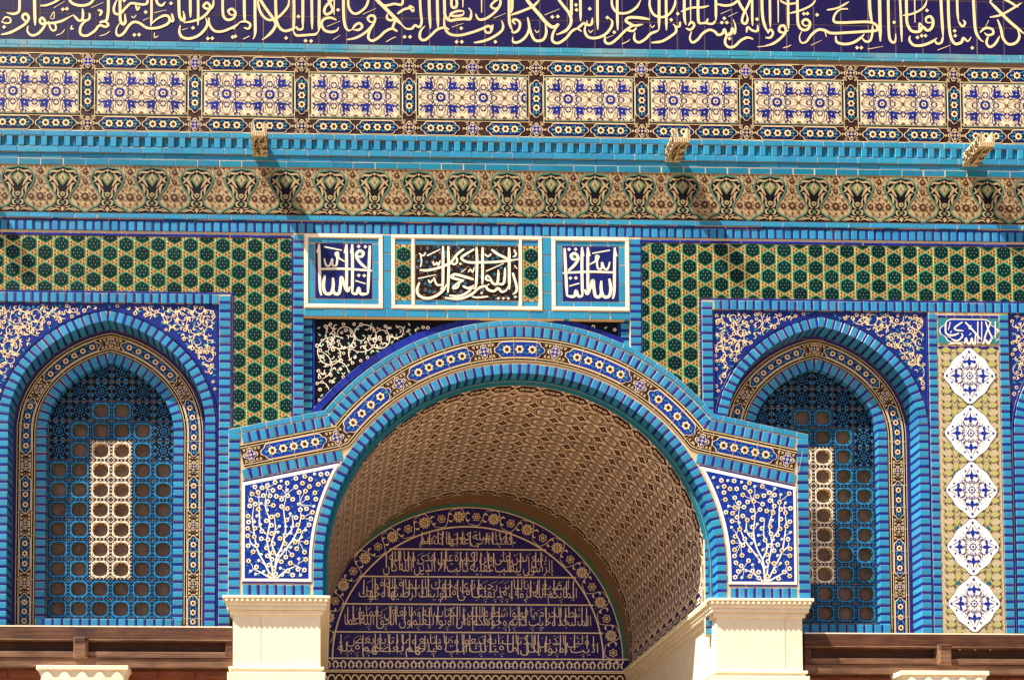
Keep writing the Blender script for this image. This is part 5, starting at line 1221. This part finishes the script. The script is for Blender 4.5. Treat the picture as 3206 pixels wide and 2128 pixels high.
for k in range(n):
    s_ = (k+.5)*pp
    if k % 2 == 0:
        b.ros(s_, 0, 25, 9, 'tymp_ink', .5, .13, 0, 27); b.ros(s_, 0, 21, 9, 'umber', .8, .13, 0, 27)
        for q in range(8): b.disc(s_+13*math.cos(q*PI/4), 13*math.sin(q*PI/4), 4.6, 'tymp_ink', 1.1, 6)
        b.disc(s_, 0, 6, 'tymp_ink', 1.1, 6); b.disc(s_, 0, 3, 'umber', 1.4, 5)
    else:
        b.ros(s_, 0, 18, 6, 'tymp_ink', .5, .14, 0, 24); b.ros(s_, 0, 14.5, 6, 'umber', .8, .14, 0, 24); b.disc(s_, 0, 7, 'tymp_ink', 1.1, 7); b.disc(s_, 0, 3.4, 'umber', 1.4, 6)
    sg = 1 if k % 2 else -1
    b.stroke([(s_-pp*.5, sg*26), (s_-pp*.2, sg*33), (s_+pp*.2, sg*30), (s_+pp*.5, -sg*26)], 2.6, 'tymp_ink', .5)
    for q in (-1, 1):
        b.stroke([(s_+pp*.5-8, q*8), (s_+pp*.5, q*16), (s_+pp*.5+9, q*12)], 7, 'tymp_ink', .5, (.3,.3), tl=.4); b.stroke([(s_+q*12, q*28), (s_+q*20, q*24)], 4, 'leaf_teal', .5)
put(b, 'flower_garland', tm, d=DR)
# lettering: connected forms, stacked in two tiers on each line
FORMS = {}
for ch, iso in (('ا',0xFE8D),('ب',0xFE8F),('ة',0xFE93),('ت',0xFE95),('ث',0xFE99),('ج',0xFE9D),('ح',0xFEA1),('خ',0xFEA5),('د',0xFEA9),('ذ',0xFEAB),('ر',0xFEAD),('ز',0xFEAF),('س',0xFEB1),('ش',0xFEB5),('ص',0xFEB9),('ض',0xFEBD),('ط',0xFEC1),('ظ',0xFEC5),('ع',0xFEC9),('غ',0xFECD),('ف',0xFED1),('ق',0xFED5),('ك',0xFED9),('ل',0xFEDD),('م',0xFEE1),('ن',0xFEE5),('ه',0xFEE9),('و',0xFEED),('ى',0xFEEF),('ي',0xFEF1),('أ',0xFE83),('إ',0xFE87),('ؤ',0xFE85),('ئ',0xFE89)): FORMS[ch] = iso
ONE = set('اأإدذرزوؤةى')
def shape(word):
    o = []; i = 0; prev = False
    while i < len(word):
        ch = word[i]; nxt = word[i+1] if i+1 < len(word) else ''
        if ch == 'ل' and nxt in 'اأإ' and nxt: o.append(chr((0xFEFB if nxt == 'ا' else 0xFEF7 if nxt == 'أ' else 0xFEF9)+(1 if prev else 0))); prev = False; i += 2; continue
        f = FORMS[ch]; join = ch not in ONE and nxt != ''
        o.append(chr(f+((3 if join else 1) if prev else (2 if join else 0))) if ch not in ONE else chr(f+(1 if prev else 0)))
        prev = join; i += 1
    return ''.join(o[::-1])
def text_mesh(words, width, height):
    cu = bpy.data.curves.new('lettering', 'FONT'); cu.body = ' '.join(shape(w) for w in words[::-1]); cu.resolution_u = 2; cu.space_word = .35; cu.offset = -.010
    to = bpy.data.objects.new('lettering', cu); col.objects.link(to); bpy.context.view_layer.update()
    me = bpy.data.meshes.new_from_object(to); bpy.data.objects.remove(to); bpy.data.curves.remove(cu)
    co = np.empty(len(me.vertices)*3); me.vertices.foreach_get('co', co); co = co.reshape(-1,3)
    mn, mx_ = co.min(0), co.max(0)
    out = np.zeros_like(co); out[:,0] = ((co[:,0]-mn[0])/(mx_[0]-mn[0])-.5)*width*SC; out[:,2] = ((co[:,1]-mn[1])/(mx_[1]-mn[1])-.5)*height*SC
    out[:,1] = 0; me.vertices.foreach_set('co', out.ravel()); me.update(); me.materials.clear(); me.materials.append(MATS['tymp_ink']); return me
LINES = ['وما جعلنا القبلة التى كنت عليها الا لنعلم من', 'يتبع الرسول ممن ينقلب على عقبيه وان كانت لكبيرة الا على الذين هدى الله وما كان الله', 'ليضيع ايمانكم ان الله بالناس لرؤف رحيم قد نرى تقلب وجهك فى السما فلنولينك قبلة ترضيها فول وجهك', 'شطر المسجد الحرام وحيث ما كنتم فولوا وجوهكم شطره وان الذين اوتوا الكتاب ليعلمون انه الحق وما الله بغافل عما يعملون', 'ولئن اتيت الذين اوتوا الكتاب بكل اية ما تبعوا قبلتك وما انت بتابع قبلتهم وما بعضهم بتابع قبلة بعض']
tops = [ltop+10]+lv[:-1]
for i, tx in enumerate(LINES):
    ta, tb_ = tops[i]+5, lv[i]-5; hgt = tb_-ta
    hw_ = min(math.sqrt(max(ri*ri-(tc[1]-(ta+hgt*.35))**2, 1)), ri)-16
    ws = tx.split(); cut = (len(ws)+1)//2
    for r, (grp, fy) in enumerate(((ws[0::2], .34), (ws[1::2], .68))):
        me = text_mesh(grp, hw_*2*(.93 if r == 0 else 1.0), hgt*.64); link('lettering', me, tm, W3(tc[0], ta+hgt*fy, DR-.8-.3*r-.1*i))
    b = MB(); rg = random.Random(i+60); k = int(hw_*2/27)
    for q in range(k):                                         # tall shafts rising through both tiers
        x = tc[0]-hw_+(q+.5+rg.uniform(-.3,.3))*hw_*2/k
        if rg.random() < .8: b.stroke([(x, ta+2+rg.uniform(0,8)), (x-1, ta+hgt*.5), (x, ta+hgt*rg.uniform(.62,.9))], 4.2, 'tymp_ink', 1.6+.02*q, (1,.7), 3)
        else: b.stroke([(x-8, ta+22), (x+14, ta+10)], 3.0, 'tymp_ink', 1.6); b.stroke([(x-4, tb_-12), (x+14, tb_-20)], 3.0, 'tymp_ink', 1.7); b.disc(x+6, tb_-6, 3.4, 'tymp_ink', 1.6, 4)
    put(b, 'letter_shafts', tm, d=DR)['kind'] = 'stuff'
# patterned bands under the lettering
vb0 = lv[-1]; sc_ = (FPX+DR)/FPX
b = MB(); b.rect(tc[0]-ro-20, vb0-3, tc[0]+ro+20, vb0+2.5, 'tymp_ink', .6); b.rect(tc[0]-ro-20, vb0+3, tc[0]+ro+20, vb0+46, 'tymp_ground', .4); b.rect(tc[0]-ro-20, vb0+46, tc[0]+ro+20, vb0+51, 'tymp_ink', .6); b.rect(tc[0]-ro-20, vb0+53, tc[0]+ro+20, vb0+57, 'tymp_ink', .6)
b.rect(tc[0]-ro-20, vb0+51, tc[0]+ro+20, vb0+300, 'brown', .3)
for k in range(40):
    x = tc[0]-ro+(k+.5)*ro/20
    if k % 2: b.ros(x, vb0+25, 13, 4, 'tymp_ink', .8, .3, .78, 16); b.disc(x, vb0+25, 5, 'tymp_ground', 1.1, 6)
    b.stroke([(x-16, vb0+8), (x-6, vb0+24), (x-12, vb0+40)], 6, 'tymp_ink', .8); b.stroke([(x+16, vb0+8), (x+6, vb0+24), (x+12, vb0+40)], 6, 'tymp_ink', .8)
    b.stroke([(x-16, vb0+92), (x-8, vb0+70), (x+8, vb0+70), (x+16, vb0+92)], 5, 'tymp_ink', .8)
put(b, 'patterned_band', tm, d=DR)

# ---------------- marble piers carrying the porch
def pier(sg, label, ua, ub):
    """ua inner face, ub outer face (drawing units, front plane)"""
    o = thing('marble_pier', label, 'pier', (ua+ub)/2, VG, DF, 'marble piers of the porch')
    x0, x1 = min(ua, ub), max(ua, ub)
    b = MB()
    v1 = VS+62; v2 = R(870 if sg < 0 else 2380, 2088 if sg < 0 else 2100, DF)[1]
    H0, H1 = 0.0, -(DR-DF)-6
    b.box(x0, v1-20, x1, VG, H0, H1, 'marble', 0); put(b, 'shaft', o, d=DF)
    # joint between two slabs
    b = MB(); xj = x0+(x1-x0)*(.32 if sg < 0 else .80); b.rect(xj-.8, v1, xj+.8, v2, 'mortar', .5); put(b, 'joint', o, d=DF)
    for (a, c, ov, nm, m) in ((VS, VS+9, 31, 'cap_slab', 'marble_white'), (VS+9, VS+19, 24, 'cap_moulding', 'marble'), (VS+30, VS+42, 18, 'cap_moulding', 'marble'), (VS+42, VS+56, 9, 'cap_moulding', 'marble'), (VS+19, VS+30, 21, 'cap_moulding', 'marble_white')):
        b = MB(); b.box(x0-ov, a+.2, x1+ov, c-.1, H0+ov*.7, H1, m, 1.6); put(b, nm, o, d=DF)
    me = brick_mesh(8, 9, 6, 'marble_white', 1.0); n = int((x1-x0+58)/16)
    for k in range(n): inst(me, 'dentil', o, x0-26+(k+.5)*(x1-x0+52)/n, VS+13.5, DF-31*.7+1.0)
    for k in range(50):
        q = inst(me, 'dentil', o, (x0-28) if sg > 0 else (x1+28), VS+13.5, DF+6+k*18); q.rotation_euler = (0, 0, PI/2)
    for (a, c, ov, nm) in ((v2, v2+9, 12, 'lower_moulding'), (v2+9, v2+18, 6, 'lower_moulding'), (v2+18, v2+60, 16, 'lower_block')):
        b = MB(); b.box(x0-ov, a, x1+ov, c-.1, H0+ov, H1, 'marble_white' if ov == 12 else 'marble', 1.5); put(b, nm, o, d=DF)
    return o
pier(-1, 'cream marble pier with moulded cap under the left end of the porch', UX(1003, 1980, DF), UX(729, 1980, DF))
pier(1, 'cream marble pier with moulded cap under the right end of the porch', UX(2243, 2000, DF), UX(2512, 2000, DF))

# ---------------- wooden beams under the windows
def beam(label, u0, u1, vt, uk, sg):
    o = thing('wooden_beam', label, 'beam', (u0+u1)/2, vt+150, 0, 'wooden beams under the windows')
    y = lambda q: vt+q
    L = [('fascia', 0, 39, -14, 'wood'), ('fillet', 39, 44, -17, 'wood_pale'), ('sunk_panel', 43, 78, 6, 'wood_dark'), ('lower_rail', 77, 94, -10, 'wood_pale'), ('fillet', 94, 98, -15, 'wood'), ('soffit_board', 98, 128, -12, 'wood_pale'), ('under_panel', 128, 260, 10, 'wood_red')]
    for nm, a, c, d, m in L:
        b = MB(); b.box(u0, y(a)+.2, u1, y(c)-.2, 0, -60, m, 1.2); put(b, nm, o, d=d)
    ue = u1-22 if sg < 0 else u0
    for ux in ((ue,) if sg < 0 else (ue,)):
        b = MB(); b.box(ux, y(40), ux+22, y(96), 0, -30, 'wood', 2); put(b, 'end_post', o, d=-13)
    b = MB(); b.box(uk-22, y(34), uk+22, y(100), 0, -30, 'wood_pale', 6); put(b, 'bracket', o, d=-26)
    b = MB(); b.box(uk-19, y(34), uk+19, y(52), 0, -24, 'wood', 4); put(b, 'bracket_cap', o, d=-28)
    # red boards below
    for k in range(8):
        u = u0+(u1-u0)*k/8
        b = MB(); b.box(u+4, y(134), u+(u1-u0)/8-4, y(158), 0, -8, 'wood_red', 2); put(b, 'board', o, d=5)
    b = MB(); b.rect(u0, vt-3.5, u1, vt+.4, 'marble_white', 0); put(b, 'top_edge', o, d=-14.4)
    return o
beam('dark brown wooden beam below the left window', UL, UX(728, 2000), R(400, 1965)[1], UX(256, 2030), -1)
beam('dark brown wooden beam below the right window, partly in the porch shadow', UX(2513, 2000), UR, R(2800, 1987)[1], UX(2947, 2050), 1)

# ---------------- marble capitals under the beams
def capital(label, u0, u1, vt):
    o = thing('marble_capital', label, 'capital', (u0+u1)/2, VG, 0, 'marble capitals under the beams'); um = (u0+u1)/2; hw = (u1-u0)/2
    b = MB(); b.box(u0, vt, u1, vt+14, 0, -90, 'marble_white', 1.5); put(b, 'abacus', o, d=-60)
    b = MB(); P = [(um-hw+4, vt+14), (um+hw-4, vt+14), (um+hw-16, vt+40), (um+hw-60, vt+110), (um-hw+60, vt+110), (um-hw+16, vt+40)]; b.prism(P, 'marble_white', 0, -80); put(b, 'bell', o, d=-54)
    for k in range(5):
        b = MB(); x = um+(k-2)*hw*.38; b.poly(catmull([(x-20, vt+44), (x, vt+20), (x+20, vt+44), (x+8, vt+100), (x-8, vt+100)], 3, True), 'marble_white', 0)
        for v in range(len(b.v)): pass
        put(b, 'leaf', o, d=-60)
    b = MB(); n = 20
    for i in range(n):
        a, c = 2*PI*i/n, 2*PI*(i+1)/n; r = hw*.55
        b.add([(um+r*math.cos(a), vt+110, r*math.sin(a)*.6+18), (um+r*math.cos(c), vt+110, r*math.sin(c)*.6+18), (um+r*math.cos(c), VG, r*math.sin(c)*.6+18), (um+r*math.cos(a), VG, r*math.sin(a)*.6+18)], 'marble')
    put(b, 'column_shaft', o, d=0)
capital('white marble capital under the left wooden beam', UX(113, 2090, -60), UX(401, 2090, -60), R(257, 2081, -60)[1])
capital('white marble capital under the right wooden beam', UX(2821, 2100, -60), UX(3098, 2100, -60), R(2960, 2098, -60)[1])

# ---------------- masonry behind the tiles
wl_ = thing('wall', 'pale stone masonry of the building behind and below the tilework', 'wall', 1600, VG, 60)
b = MB()
for (x0, x1, a, c) in ((UL-400, UC-RI-40, v_in0-200, VG), (UC+RI+40, UR+400, v_in0-200, VG), (UC-RI-40, UC+RI+40, v_in0-200, VA-50)): b.box(x0, a, x1, c, 0, -900, 'stone', 0)
put(b, 'masonry', wl_, d=112)
b = MB()
for (x0, x1) in ((UL-400, UX(728,2000)), (UX(2513,2000), UR+400)): b.box(x0, R(400,1965)[1]+255, x1, VG, 0, -80, 'marble', 0)
put(b, 'marble_dado', wl_, d=8)
b = MB(); b.box(UL-400, v_in0-420, UR+400, v_in0-200, 12, -100, 'marble', 0); put(b, 'parapet', wl_, d=0)
